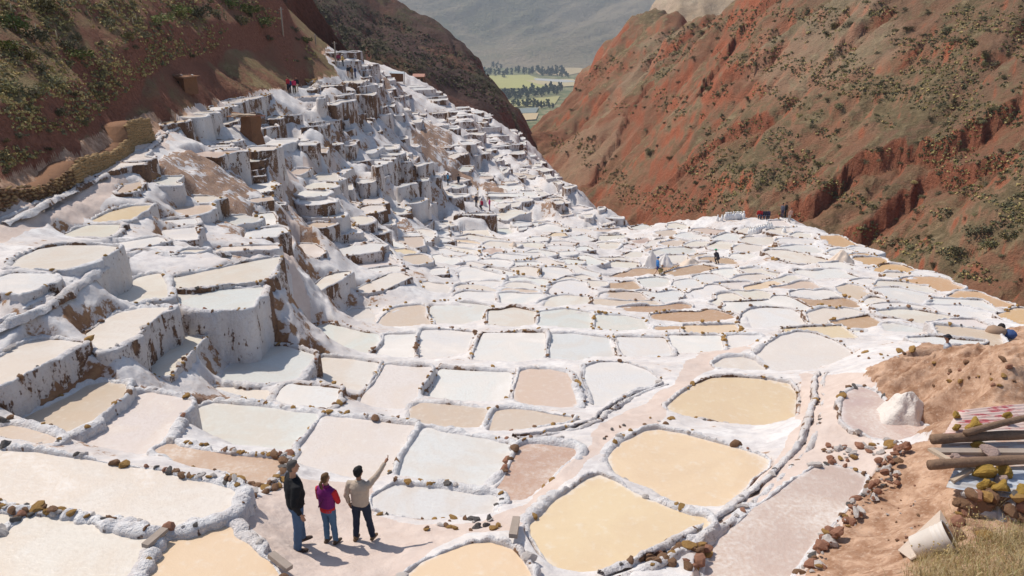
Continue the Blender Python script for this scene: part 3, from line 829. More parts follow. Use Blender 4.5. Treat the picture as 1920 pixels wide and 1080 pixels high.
for it in range(400):
    for i, j, h, wall in cons:
        d = PONDS[i].z - PONDS[j].z
        if wall:
            e = d - (h - .1)
            e *= .35 if abs(e) > .0 else 0
        else:
            e = max(d - max(h * .45 - .05, .02), 0) * .5
        PONDS[i].z -= e * .5; PONDS[j].z += e * .5
    for p in PONDS:
        p.z += (p.zp - p.z) * .06
        lim = (.25 + .016 * p.Z) if p.id not in PIN else .12
        p.z = min(max(p.z, p.zp - lim), p.zp + lim)
for p in PONDS:
    W, Zs = unplane(p.px[:, 0], p.px[:, 1], p.z)
    q = W[:, :2]
    # round the corners a little
    q = np.concatenate([np.stack([q * .93 + np.roll(q, -1, 0) * .07, q * .07 + np.roll(q, -1, 0) * .93], 1).reshape(-1, 2)])
    p.W = q
    if ((q[:, 0] * np.roll(q[:, 1], -1)) - (np.roll(q[:, 0], -1) * q[:, 1])).sum() < 0: p.W = q[::-1]
    p.Z = float(np.median(Zs)); p.c2 = p.W.mean(0); p.rad = np.hypot(*(p.W - p.c2).T).max()

# ------------------------------------------------------------------ height field of the terraces and the left hillside
HILL = [(0,332,31.5),(-120,372,29),(150,268,40),(240,225,50),(0,250,36),(0,120,42),(0,0,49),(0,-220,64),(150,200,45),(150,80,53),(150,0,59),(150,-220,76),
 (300,170,58),(300,80,65),(300,0,73),(300,-220,92),(420,140,78),(420,60,86),(420,0,93),(420,-150,112),(500,130,92),(520,100,98),(520,40,104),(520,0,108),(560,70,112),(600,112,118),(632,138,121),
 (540,112,147),(580,116,152),(500,70,152),(480,-50,165),(620,128,160),(-130,250,33),(-130,0,45),(-130,-220,58),(560,100,190),(480,60,230)]
SILH = [(678,97),(702,122),(724,134),(748,150),(790,157),(836,172),(842,190),(888,205),(925,213),(976,247),(990,262),(1003,290),(1040,322),(1062,346),(1086,352),(1108,388),(1136,388),(1166,404),(1182,426),
 (1228,417),(1282,408),(1332,402),(1482,404),(1532,425),(1582,440),(1642,470),(1752,515),(1842,545),(1926,580),(2010,615)]
pts = []; zz = []
for t_ in np.linspace(-.9, .9, 10):
    for y_, z0_ in ((4.5, -7.2), (7.5, -7.7)):
        pts.append((t_, math.log(y_))); zz.append(z0_ + (1.5 if t_ > .5 else 0))
def addp(w): pts.append((w[0] / w[1], math.log(w[1]))); zz.append(w[2])
for u, v, Z in ANCH:
    if not any(inpoly(np.array([u]), np.array([v]), p.px)[0] for p in PONDS): addp(unz(u, v, Z))
hillpts0 = len(pts)
for u, v, Z in HILL: addp(unz(u, v, Z))
for p in PONDS:
    addp((p.c2[0], p.c2[1], p.z + .03))
    for k in range(0, len(p.W), max(1, len(p.W) // 5)):
        q = p.W[k] * .8 + p.c2 * .2
        addp((q[0], q[1], p.z + .03))
for u, v in SILH:
    Z = float(Zprior(u, v + 3)); w = unz(u, v + 2, Z)
    d = np.array([w[0], w[1]]); d = d / np.hypot(*d) + np.array([.55, 0]); d /= np.hypot(*d)
    addp(w)
    for s_, dz in ((7 + Z * .03, 8), (22 + Z * .06, 27), (60 + Z * .1, 62)):
        addp((w[0] + d[0] * s_, w[1] + d[1] * s_, w[2] - dz))
P_ = np.array(pts); z_ = np.array(zz)
key = np.round(P_ * 2000).astype(int); _, ui = np.unique(key, axis=0, return_index=True)
G0 = rbf_fit(P_[ui], z_[ui], 6e-4)

# smaller pans along the contours wherever the slope is still free
ZONE1 = [(440,222),(560,184),(640,156),(676,106),(700,125),(745,165),(835,190),(980,255),(1058,342),(1108,390),(1170,422),(1150,442),(1010,442),(900,446),(770,440),(690,400),(640,350),(560,322),(520,318),(470,262)]
ZONE2 = [(1125,446),(1240,424),(1330,412),(1480,414),(1560,446),(1760,524),(1890,590),(1840,640),(1640,640),(1400,640),(1250,610),(1140,560)]
ZONE3 = [(640,430),(760,450),(900,450),(1100,446),(1100,560),(900,570),(800,520),(700,500)]
ZONE4 = [(190,300),(300,245),(415,205),(470,262),(520,320),(535,395),(470,440),(330,460),(240,455),(290,400),(280,340)]
def grad(x, y, e=1.0):
    f = lambda a, b: float(G0(np.array([[a / b, math.log(b)]]))[0])
    return (f(x + e, y) - f(x - e, y)) / (2 * e), (f(x, y + e) - f(x, y - e)) / (2 * e)
frng = random.Random(77)
nfill = 0
for zone, tries, wr, dr, idc in ((ZONE1, 3600, (3.0, 6.4), (1.2, 2.4), 'X'), (ZONE2, 260, (2.8, 4.4), (2.0, 3.2), 'Y'), (ZONE3, 450, (2.2, 3.6), (1.5, 2.4), 'V'), (ZONE4, 700, (1.6, 3.2), (.9, 1.7), 'X')):
    zp = np.array(zone, float)
    for t_ in range(tries):
        u = frng.uniform(zp[:, 0].min(), zp[:, 0].max()); v = frng.uniform(zp[:, 1].min(), zp[:, 1].max())
        if not inpoly(np.array([u]), np.array([v]), zone)[0]: continue
        if any(inpoly(np.array([u]), np.array([v]), e_)[0] for e_ in EARTH[0:3]): continue
        if any(inpoly(np.array([u]), np.array([v]), e_)[0] for e_ in TROD): continue
        w = unz(u, v, float(Zprior(u, v))); x, y = w[0], w[1]
        k_ = 1 - .55 * t_ / tries
        a = frng.uniform(*wr) * k_ * .5 * (1 + max(0, y - 110) / 160); b = frng.uniform(*dr) * k_ * .5 * (1 + max(0, y - 110) / 160)
        near = [q for q in PONDS if math.hypot(q.c2[0] - x, q.c2[1] - y) < q.rad + a + .8]
        if any(inpoly(np.array([x]), np.array([y]), q.W)[0] for q in near): continue
        gx_, gy_ = grad(x, y); L_ = math.hypot(gx_, gy_) + 1e-6
        nx, ny = gx_ / L_, gy_ / L_
        if L_ < .08: nx, ny = .1, .99
        zq = None
        if idc == 'X' and L_ > .12:
            st = 1.0 + max(0, y - 60) * .006
            g0_ = float(G0(np.array([[x / y, math.log(y)]]))[0]); zq = round(g0_ / st) * st
            sh_ = (zq - g0_) / L_
            if abs(sh_) > 3.5: continue
            x += nx * sh_; y += ny * sh_
            b = min(max(.44 * st / L_, .5), 1.9) * frng.uniform(.8, 1.0) * (.6 + .4 * k_)
            Zc = y * CP - zq * SP; u2 = 960 + x / Zc * FPX; v2 = 540 - (zq * CP + y * SP) / Zc * FPX
            if not inpoly(np.array([u2]), np.array([v2]), zone)[0] or any(inpoly(np.array([u2]), np.array([v2]), e_)[0] for e_ in TROD): continue
            near = [q for q in PONDS if math.hypot(q.c2[0] - x, q.c2[1] - y) < q.rad + a + .8]
        tx, ty = ny, -nx
        poly = np.array([(x + tx * a * sx_ * frng.uniform(.82, 1.08) + nx * b * sy_ * frng.uniform(.85, 1.1), y + ty * a * sx_ * frng.uniform(.82, 1.08) + ny * b * sy_ * frng.uniform(.8, 1.1)) for sx_, sy_ in ((-1, -1), (0, -1.0), (1, -1), (1, 1), (0, 1.0), (-1, 1))])
        gapm = .2 + y * .0012
        bad = False
        for q in near:
            d_, _, _ = segdist(poly[:, 0], poly[:, 1], q.W)
            if (d_ < gapm).any() or inpoly(poly[:, 0], poly[:, 1], q.W).any() or inpoly(q.W[:, 0], q.W[:, 1], poly).any(): bad = True; break
        if bad: continue
        p = Pond(); p.id = idc + str(nfill); nfill += 1
        p.c = frng.choice('cccwwwgtp' if idc == 'X' else 'ccwwwtpob'); p.cen = np.array([u, v]); p.Z = float(Zprior(u, v))
        p.z = zq + frng.uniform(-.06, .06) - .12 if zq is not None else float(G0(np.array([[x / y, math.log(y)]]))[0]) + (frng.uniform(-.3, .05) if idc == 'X' else frng.uniform(-.1, .1)); p.W = poly
        if ((poly[:, 0] * np.roll(poly[:, 1], -1)) - (np.roll(poly[:, 0], -1) * poly[:, 1])).sum() < 0: p.W = poly[::-1]
        p.c2 = p.W.mean(0); p.rad = np.hypot(*(p.W - p.c2).T).max()
        PONDS.append(p)
print('pans fitted', nfill, 'all', len(PONDS))
NT_ = 720
ts = np.concatenate([np.linspace(-1.6, -.88, 24), np.linspace(-.86, .86, NT_), np.linspace(.88, 1.7, 26)])
ss = [math.log(3.2), math.log(4.0), math.log(4.7), math.log(5.4), math.log(6.0)]
while ss[-1] < math.log(340):
    y = math.exp(ss[-1]); zt = 6.02 + .2255 * y if y < 67 else 21
    ss.append(ss[-1] + max(3.3 / FPX / max(zt / y, .12), .0028))
ss = np.array(ss)
TT, SS = np.meshgrid(ts, ss)
GY = np.exp(SS); GX = TT * GY
# coarse evaluation then refine
sub = 3
tc, sc_ = ts[::sub], ss[::sub]
if tc[-1] != ts[-1]: tc = np.append(tc, ts[-1])
if sc_[-1] != ss[-1]: sc_ = np.append(sc_, ss[-1])
Tc, Sc = np.meshgrid(tc, sc_)
Hc = G0(np.stack([np.clip(Tc, -.86, .86), np.maximum(Sc, math.log(6.0))], -1))
def bil(Hg, tg, sg, t, s):
    t = np.clip(t, tg[0], tg[-1] - 1e-9); s = np.clip(s, sg[0], sg[-1] - 1e-9)
    i = np.clip(np.searchsorted(tg, t, 'right') - 1, 0, len(tg) - 2); j = np.clip(np.searchsorted(sg, s, 'right') - 1, 0, len(sg) - 2)
    a = (t - tg[i]) / (tg[i + 1] - tg[i]); b = (s - sg[j]) / (sg[j + 1] - sg[j])
    return (Hg[j, i] * (1 - a) + Hg[j, i + 1] * a) * (1 - b) + (Hg[j + 1, i] * (1 - a) + Hg[j + 1, i + 1] * a) * b
H = bil(Hc, tc, sc_, TT, SS)

def field_world(poly):
    """photo polyline on the terrace slope -> plan polyline"""
    poly = np.array(poly, float)
    return unz(poly[:, 0], poly[:, 1], Zprior(poly[:, 0], poly[:, 1]))
wob = vnoise(GX * .9, GY * .9, seed=5) * (.12 + GY * .006)
wob2 = vnoise(GX * .9 + 50, GY * .9, seed=6) * (.12 + GY * .006)
soil = np.zeros(H.shape + (3,))
for ch, polys in ((0, EARTH), (1, TROD), (2, REDD)):
    for pl in polys:
        w = field_world(pl)
        x0, x1, y0, y1 = w[:, 0].min() - 2, w[:, 0].max() + 2, w[:, 1].min() - 2, w[:, 1].max() + 2
        m = (GX > x0) & (GX < x1) & (GY > y0) & (GY < y1)
        r = inpoly(GX[m] + wob[m], GY[m] + wob2[m], w)
        soil[..., ch][m] = np.maximum(soil[..., ch][m], r)
rl = field_world(ROADLINE)
hp = np.concatenate([rl[:, :2], [[rl[-1, 0] + 1, 132], [-24, 170], [-60, 340], [-400, 340], [-400, 10]]])
hd, hs, _ = segdist(GX, GY, rl, False)
ishill = inpoly(GX, GY, hp)
HILLPX = [(-900,-900),(640,-900),(640,62),(608,93),(606,100),(625,126),(640,142),(600,150),(545,161),(480,174),(400,190),(330,210),(300,222),(285,214),(230,233),(190,252),(150,272),(75,308),(0,343),(-120,398),(-900,760)]
UU = GX / np.maximum(GY * CP - H * SP, .5) * FPX + 960; VV = 540 - (H * CP + GY * SP) / np.maximum(GY * CP - H * SP, .5) * FPX
himg = inpoly(UU + wob * 4, VV + wob2 * 4, HILLPX) & (GX < -8)
hwi, _, _ = segdist(UU, VV, HILLPX)
hd = np.where(himg, hwi * GY / FPX, np.minimum(hd, hwi * GY / FPX)); ishill = himg
hillw = np.clip(np.where(ishill, hd, -hd) / .2, 0, 1); hillr = np.clip(np.where(ishill, hd, 0) / (3 + GY * .09), 0, 1) ** 1.3
right_dirt = soil[..., 2].copy()
toe = np.where(ishill, hd, -hd) + vnoise(GX * 1.3, GY * .8, seed=77) * .5 - .3
soil[..., 2] = np.maximum(soil[..., 2], np.clip((toe + .5) / .5, 0, 1))
redpx = inpoly(UU + wob * 3, VV + wob2 * 3, [(-300,520),(-300,400),(0,325),(150,250),(240,196),(312,192),(304,238),(286,256),(246,272),(206,298),(150,327),(75,364),(0,394)]) & (GX < -6)
soil[..., 2] = np.where(redpx, 1, soil[..., 2])
# relief: hummocky salt, gullied hillside, lumpy red earth
rel = fbm(GX * 1.1, GY * 1.1, o=4, seed=2) * (.05 + .0022 * GY)
slope = np.hypot(np.gradient(H, axis=1) / np.maximum(np.gradient(GX, axis=1), 1e-3), np.gradient(H, axis=0) / np.maximum(np.gradient(GY, axis=0), 1e-3))
stp = np.clip(slope - .25, 0, 1.2)
rel += (1 - hillw) * stp * np.clip(1 - np.abs(np.log(GY / 34)) / .7, 0, 1) * (ridged(GX * .55 + GY * .12, GY * .18, 4, 15) - .35) * .75
rel += (1 - hillw) * stp * (ridged(GX * .9, GY * .9, 4, 12) * .16 + fbm(GX * 2.6, GY * 2.6, o=4, seed=13, gain=.65) * .15) * (1 + .012 * GY)
rel += ridged(GX * .6, GY * .6, 3, 8) * .12 * soil[..., 0] * (1 + GY * .02)
hrel = fbm(GX * .13, GY * .13, o=5, seed=20) * 1.5 + ridged(GX * .05 + .5 * GY * .05, GY * .09, 4, 22) * 1.5 + fbm(GX * .7, GY * .7, o=3, seed=23) * .3
rel = rel * (1 - hillr) + hrel * hillr
# cut banks along the trail on the left hillside
TRAILS = [([(-60,372,29.6),(60,318,34),(130,282,38.5),(200,240,46),(225,195,51),(275,155,59),(345,118,70),(415,98,80),(470,76,92),(535,62,106)], 1.7, 3.0)]
for tr, amp, fall in TRAILS:
    w = np.array([unz(*q) for q in tr])
    d, sd, _ = segdist(GX, GY, w, False)
    up = sd > 0
    rel += np.where(up, amp * np.clip(d / .8, 0, 1) * np.exp(-d / (fall * 2.5)), -.1 * np.exp(-d / 1.2)) * np.clip(hillr * 5, 0, 1)
mound = np.exp(-(((GX - 12.2) / 4.5) ** 2 + ((GY - 18.6) / 2.6) ** 2))
rel += right_dirt * (fbm(GX * .9, GY * .9, o=4, seed=31) * .16 + ridged(GX * .5, GY * 1.6, 5, 33) * .5 * mound + fbm(GX * 3.2, GY * 3.2, o=4, seed=34, gain=.7) * .11 * (.35 + mound))
H = H + rel
# level ground under every pond, battered up to the slope around it
for p in PONDS:
    Rr = p.rad + 2.2 + p.Z * .02
    m = (np.abs(GX - p.c2[0]) < Rr) & (np.abs(GY - p.c2[1]) < Rr)
    if not m.any(): continue
    x, y = GX[m], GY[m]
    d, _, _ = segdist(x, y, p.W)
    ins = inpoly(x, y, p.W)
    gap = .16 + p.Z * .002
    cap = np.where(ins, p.z - gap, p.z - .05 + np.maximum(d - .05, 0) * 1.9)
    H[m] = np.minimum(H[m], cap)
PIT = unz(1784, 634, 26.); PITZ = float(PIT[2]) - 1.52
d = np.hypot(GX - PIT[0], GY - PIT[1])
H = np.where(d < 4, np.minimum(H, PITZ + np.maximum(d - .7, 0) * 1.1), H)
def hgt(x, y):
    x = np.asarray(x, float); y = np.maximum(np.asarray(y, float), 3.21)
    return bil(H, ts, ss, x / y, np.log(y))
def ground(u, v, lo=7., hi=330.):
    """first point of the slope in that photo direction"""
    Z = np.geomspace(lo, hi, 1500)
    w = unz(u, v, Z)
    h = hgt(w[:, 0], w[:, 1])
    k = np.argmax(w[:, 2] < h)
    if w[k, 2] >= h[k]: k = len(Z) - 1
    a, b = Z[max(k - 1, 0)], Z[k]
    for _ in range(25):
        c = (a + b) / 2; q = unz(u, v, c)
        if q[2] < hgt(q[0], q[1]): b = c
        else: a = c
    q = unz(u, v, b)
    return Vector((q[0], q[1], float(hgt(q[0], q[1])))), b

nr, nc = H.shape
idx = np.arange(nr * nc).reshape(nr, nc)
Fq = np.stack([idx[:-1, :-1], idx[:-1, 1:], idx[1:, 1:], idx[1:, :-1]], -1).reshape(-1, 4)
Vq = np.stack([GX, GY, H], -1).reshape(-1, 3)
fh = (hillw.reshape(-1)[Fq].mean(1) > .5)
def submesh(name, sel, mat):
    f = Fq[sel]; used = np.unique(f); mp = np.full(len(Vq), -1); mp[used] = np.arange(len(used))
    me = mk_mesh(name, Vq[used], mp[f], [mat])
    a = me.color_attributes.new('soil', 'FLOAT_COLOR', 'POINT')
    c = np.ones((len(used), 4), np.float32); c[:, :3] = soil.reshape(-1, 3)[used]
    a.data.foreach_set('color', c.ravel())
    return me
LEFTMAT = hill_material('left_hillside_soil', ((.27, .125, .08), (.40, .235, .145), (.33, .185, .115)), ((.16, .14, .065), (.30, .23, .12), (.40, .30, .16)), 2.2, (.23, .10, .065), 1.0)
soil_hill = soil.copy()
link('terraced_ground', submesh('terraced_ground', ~fh, GROUND), kind='structure')
soil[..., :] = 0
link('hillside', submesh('hillside', fh, LEFTMAT), kind='structure')
soil[...] = soil_hill

# ------------------------------------------------------------------ the ponds: level brine in a ring of crusted wall
TINT = dict(w=(.70, .68, .65), c=(.715, .655, .575), g=(.63, .63, .59), t=(.60, .475, .38), o=(.70, .54, .36), b=(.47, .295, .175), r=(.50, .345, .26), p=(.69, .62, .575), d=(.56, .43, .375), u=(.60, .375, .19))
CRUST = dict(w=.5, c=.2, g=.25, t=.05, o=-.1, b=-.2, r=.5, p=.45, d=.5, u=-.2)
BROWN = {'F6':.5,'E2':.4,'G8':.4,'E17':.35,'E18':.5,'G2':.4,'F3':.45,'F8':.5,'L9':.22,'L5':.3,'E12':.4,'J9':.5,'J12':.5,'H6':.4,'H11':.45,'F12':.45,'E35':.3,'G4':.4,'F4':.5,'L6':.25,'L3':.1,'J11':.4,'H22':.45}
def resample(W, step):
    e = np.roll(W, -1, 0) - W; L = np.hypot(*e.T); tot = L.sum()
    n = int(np.clip(tot / step, 24, 420))
    c = np.concatenate([[0], np.cumsum(L)]); t = np.arange(n) / n * tot
    Wc = np.vstack([W, W[:1]])
    return np.stack([np.interp(t, c, Wc[:, 0]), np.interp(t, c, Wc[:, 1])], -1)
for p in PONDS:
    step = np.clip(p.Z * 5.2 / FPX, .055, .9)
    p.ring = resample(p.W, step)
grown = []
for p in PONDS:
    W = p.ring
    tan = np.roll(W, -2, 0) - np.roll(W, 2, 0); tan /= np.maximum(np.hypot(*tan.T), 1e-6)[:, None]
    nor = np.stack([tan[:, 1], -tan[:, 0]], -1); dm = np.full(len(W), 9.)
    for q in PONDS:
        if q is p or abs(q.z - p.z) > .6 or np.hypot(*(q.c2 - p.c2)) > p.rad + q.rad + 1.5: continue
        dm = np.minimum(dm, segdist(W[:, 0], W[:, 1], q.W)[0])
    o_ = np.where(dm < (2.0 if p.Z > 40 else .55), np.clip(.5 * (dm - .18 - .0016 * p.Z), 0, .7 if p.Z > 40 else (.16 if p.id[0] != 'L' else .08)) * .95, 0)
    for _ in range(3): o_ = (o_ + np.roll(o_, 1) + np.roll(o_, -1)) / 3
    grown.append(W + nor * o_[:, None])
for p, W in zip(PONDS, grown): p.ring = W; p.W = W[::max(1, len(W) // 40)]
RANK = {id(p): r for r, p in enumerate(sorted(PONDS, key=lambda p: -abs(sum(p.W[i - 1, 0] * p.W[i, 1] - p.W[i, 0] * p.W[i - 1, 1] for i in range(len(p.W)))) * -p.z / p.Z ** 3))}
JV, JF, JM = [], [], []; jn = 0
JB = [SALT] + [brine_material(TINT[c]) for c in 'cwgtpob']
for k, p in enumerate(PONDS):
    W = p.ring; n = len(W)
    tan = np.roll(W, -1, 0) - np.roll(W, 1, 0); tan /= np.maximum(np.hypot(*tan.T), 1e-6)[:, None]
    nor = np.stack([tan[:, 1], -tan[:, 0]], -1)
    for _ in range(3): nor = nor + np.roll(nor, 1, 0) + np.roll(nor, -1, 0); nor /= np.maximum(np.hypot(*nor.T), 1e-6)[:, None]
    far = min(p.Z / 40, 3)
    wd = np.full(n, .10 + .06 * far)
    for q in PONDS:
        if q is p or abs(q.z - p.z) > .5: continue
        if np.hypot(*(q.c2 - p.c2)) > p.rad + q.rad + 1: continue
        d, _, _ = segdist(W[:, 0], W[:, 1], q.W)
        wd = np.where(d < 1.2 + .3 * far, np.minimum(np.maximum(wd, .5 * d + .03), .55), wd)
    wd = np.clip(wd, .085, .55)
    wd = (wd + np.roll(wd, 1) + np.roll(wd, -1) + np.roll(wd, 2) + np.roll(wd, -2)) / 5 * (.95 if p.Z < 40 else .8)
    Ls = np.hypot(*(np.roll(W, -1, 0) - W).T); arc = np.cumsum(Ls)
    lam = (.17 + .06 * vnoise(arc * .35, arc * 0 + k, seed=45)) * (1 + far * 1.1)
    ph = np.cumsum(Ls / lam); knob = np.sqrt(np.abs(np.sin(math.pi * ph)))
    amp_k = np.clip(.55 + .9 * vnoise(arc * .6, arc * 0 + k, seed=46), .15, 1)
    lump = (knob - .72) * amp_k + .45 * vnoise(W[:, 0] * 1.1, W[:, 1] * 1.1, seed=41) + .2 * vnoise(W[:, 0] * 7, W[:, 1] * 7, seed=42)
    slow = vnoise(arc * .45, arc * 0 + k, seed=47)
    wd = wd * (1 + .4 * slow)
    hr = (.07 if p.Z < 20 else .065) + .022 * far
    if p.c == 'd': hr = hr * .5
    wd = np.maximum(np.minimum(wd, .26 + .05 * far) + np.clip(.085 * (1 + far * .8) * lump, -.05, .14), .05); hr = hr * np.clip(1 + 1.1 * lump + .45 * slow, .2, 2.0)
    prof = [(-.05, -.05), (.06, .02), (.16, .6), (.38, .95), (.62, 1.0), (.86, .7), (1.0, .25)]
    rows = []
    for o_, z_h in prof:
        P = W + nor * (wd * o_)[:, None]
        zz_ = np.full(n, p.z) + (z_h * hr if z_h >= .02 else -.05)
        rows.append(np.stack([P[:, 0], P[:, 1], zz_], -1))
    base = W + nor * (wd + .1)[:, None]
    foot = np.minimum(np.minimum(hgt(base[:, 0], base[:, 1]), hgt(*(W + nor * (wd * 2 + .4 * far + .25)[:, None]).T)) - .15, p.z - .12)
    drop = np.clip(p.z - foot, .12, 9)
    K = int(np.clip(drop.max() / (step * 1.5), 2, 9))
    for j in range(1, K + 1):
        f = j / K
        P = W + nor * (wd + (.01 + .045 * drop) * f ** .8)[:, None]
        rows.append(np.stack([P[:, 0], P[:, 1], p.z + .25 * hr * (1 - f) - drop * f], -1))
    V = np.array(rows)
    amp = (.034 + .035 * far)
    sx = 2.6 / (1 + far * 1.3)
    for j in range(1, len(rows)):
        X = V[j]
        a = fbm(X[:, 0] * sx, X[:, 1] * sx, X[:, 2] * sx * .4, 5, 51, .68) * (1.0 if j > 6 else .8)
        V[j, :, :2] += nor * (a * amp * (2.6 if j > 7 else 1.1))[:, None]
        if j < 8: V[j, :, 2] += fbm(X[:, 0] * sx * 1.7, X[:, 1] * sx * 1.7, None, 3, 52) * amp * 1.0
    m = len(rows)
    ii = np.arange(m * n).reshape(m, n); i2 = np.roll(ii, -1, 1)
    F = np.stack([ii[:-1], ii[1:], i2[1:], i2[:-1]], -1).reshape(-1, 4)
    p.wd = wd; p.hr = hr; p.nor = nor
    inner = W + nor * (wd * .3)[:, None]
    p.small = RANK[id(p)] >= 298
    if p.small:
        JV.append(V.reshape(-1, 3)); JF += [tuple(f) for f in (F + jn)]; JM += [0] * len(F); jn += m * n
        JV.append(np.column_stack([inner, np.full(n, p.z)])); JF.append(tuple(range(jn, jn + n))); JM.append(1 + 'cwgtpob'.find(p.c if p.c in 'cwgtpob' else 'c')); jn += n
        continue
    p.root = empty('salt_pond', (p.c2[0], p.c2[1], p.z))
    off = np.array([p.c2[0], p.c2[1], p.z])
    wall = link('wall', mk_mesh('wall', V.reshape(-1, 3) - off, F, [SALT]), p.root)
    wall['dirt'] = BROWN.get(p.id, float(rng.uniform(-.05, .3) if p.id[0] in 'XYV' else rng.uniform(0, .42)) if p.Z > 22 else float(rng.uniform(-.25, .18)))
    p.wall = wall
    q0 = inner - p.c2
    jit = (1 + .05 * vnoise(arc * 1.3, arc * 0 + k, seed=48))[:, None]
    Vb = np.concatenate([np.column_stack([q0 * f_, np.zeros(n)]) for f_ in (1, .94 * jit, .83 * jit)])
    Fb = [(r * n + i, r * n + (i + 1) % n, (r + 1) * n + (i + 1) % n, (r + 1) * n + i) for r in (0, 1) for i in range(n)] + [tuple(range(2 * n, 3 * n))]
    me = mk_mesh('brine', Vb, Fb, [BRINE], False)
    ea = me.attributes.new('edge', 'FLOAT', 'POINT'); ea.data.foreach_set('value', np.repeat([1.0, .5, 0.0], n).astype(np.float32))
    b = link('brine', me, p.root)
    t = np.array(TINT[p.c]) * rng.uniform(.95, 1.05) + rng.uniform(-.012, .012, 3)
    b.color = (*t, 1); b['crust'] = CRUST[p.c] + float(rng.uniform(-.12, .12))

me = mk_mesh('small_salt_ponds', np.concatenate(JV), JF, JB)
me.polygons.foreach_set('material_index', JM)
sp_ = link('small_salt_ponds', me, kind='stuff'); sp_['dirt'] = .24; sp_['crust'] = .2
# ------------------------------------------------------------------ the far side of the ravine, the ridge, the valley and the mountain
HGR = {}
def sheet(name, anchors, trange, yrange, n, mat, relief, smooth=1e-3, soilf=None, extra=None, kindp='structure'):
    P = []; zz = []
    for u, v, Z in anchors:
        w = unz(u, v, Z); P.append((w[0] / w[1], math.log(w[1]))); zz.append(w[2])
    for x, y, z in (extra or []): P.append((x / y, math.log(y))); zz.append(z)
    g = rbf_fit(np.array(P), np.array(zz), smooth)
    t = np.linspace(*trange, n[0]); s = np.linspace(math.log(yrange[0]), math.log(yrange[1]), n[1])
    T, S = np.meshgrid(t, s); Y = np.exp(S); X = T * Y
    Z = g(np.stack([T, S], -1))
    col = np.zeros(Z.shape + (3,))
    Z = relief(X, Y, Z, col)
    i = np.arange(n[0] * n[1]).reshape(n[1], n[0])
    F = np.stack([i[:-1, :-1], i[:-1, 1:], i[1:, 1:], i[1:, :-1]], -1).reshape(-1, 4)
    me = mk_mesh(name, np.stack([X, Y, Z], -1).reshape(-1, 3), F, [mat])
    a = me.color_attributes.new('soil', 'FLOAT_COLOR', 'POINT')
    c = np.ones((X.size, 4), np.float32); c[:, :3] = col.reshape(-1, 3); a.data.foreach_set('color', c.ravel())
    o = link(name, me, kind=kindp)
    return o, t, s, Z

def caster(t, s, Z):
    def h(x, y): return bil(Z, t, s, np.asarray(x) / np.maximum(y, 1e-3), np.log(np.maximum(y, 1e-3)))
    def cast(u, v, lo, hi):
        q = np.geomspace(lo, hi, 900); w = unz(u, v, q)
        ok = (w[:, 1] > math.exp(s[0])) & (w[:, 1] < math.exp(s[-1])) & (w[:, 0] / w[:, 1] > t[0]) & (w[:, 0] / w[:, 1] < t[-1])
        b = ok & (w[:, 2] < h(w[:, 0], w[:, 1]))
        if not b.any(): return None
        k = int(np.argmax(b)); x, y = w[k, 0], w[k, 1]
        return Vector((x, y, float(h(x, y)))), q[k]
    return h, cast

RH = [(2080,680,68),(1920,602,78),(1920,450,86),(1920,300,97),(1920,150,112),(1920,0,130),(1920,-200,165),(2120,300,92),(2120,0,122),
 (1750,535,90),(1750,400,102),(1750,200,124),(1750,0,150),(1750,-200,190),(1600,470,105),(1600,400,112),(1600,200,140),(1600,0,172),(1600,-200,220),
 (1480,422,117),(1480,300,137),(1480,150,168),(1480,0,206),(1480,-120,250),(1300,420,146),(1300,380,152),(1300,300,175),(1300,200,205),(1300,100,255),(1300,34,305),(1270,26,345),(1340,30,295),
 (1400,60,235),(1390,28,270),(1180,440,178),(1180,400,196),(1180,300,240),(1180,200,290),(1180,100,362),(1180,56,395),(1210,26,390),(1245,24,372),(1150,72,412),(1120,104,432),(1100,400,212),(1100,330,250),(1100,250,320),(1100,170,420),(1080,148,450),
 (1040,300,280),(1040,235,345),(1010,235,360),(1000,250,345),(985,262,330)]
RHX = []
for u, v, Z in ((1080,146,455),(1130,95,430),(1180,54,400),(1212,26,392),(1290,32,330),(1390,24,285),(1440,-10,280),(1010,226,365),(1040,190,400)):
    w = unz(u, v, Z); RHX += [(w[0] * 1.08 + 8, w[1] * 1.12, w[2] - 30), (w[0] * 1.25, w[1] * 1.35, w[2] - 110)]
for u, v, Z in ((1100,410,190),(1180,450,150),(1300,430,128),(1480,440,104),(1750,560,78),(1000,280,300)):
    w = unz(u, v, Z); RHX.append((w[0] * .9, w[1] * .9, w[2] - 14))
SCARP = [([(1165,392,185),(1230,365,178),(1320,300,172),(1400,262,164),(1480,235,152)], 3.2, 6),
 ([(1440,372,125),(1530,362,119),(1600,318,121),(1690,262,117),(1760,240,113),(1850,205,108),(1925,165,110)], 4.2, 5),
 ([(1560,440,108),(1640,395,110),(1740,330,110),(1830,290,103),(1930,270,99)], 3.0, 4),
 ([(1290,190,206),(1360,110,225),(1420,60,236),(1470,10,210)], 4.0, 7),
 ([(1350,170,200),(1410,150,186),(1480,90,180)], 3., 5),
 ([(1560,100,160),(1620,60,160),(1680,40,158)], 2.2, 4),
 ([(1090,360,235),(1150,300,255),(1200,230,275),(1270,160,262)], 2.5, 7)]
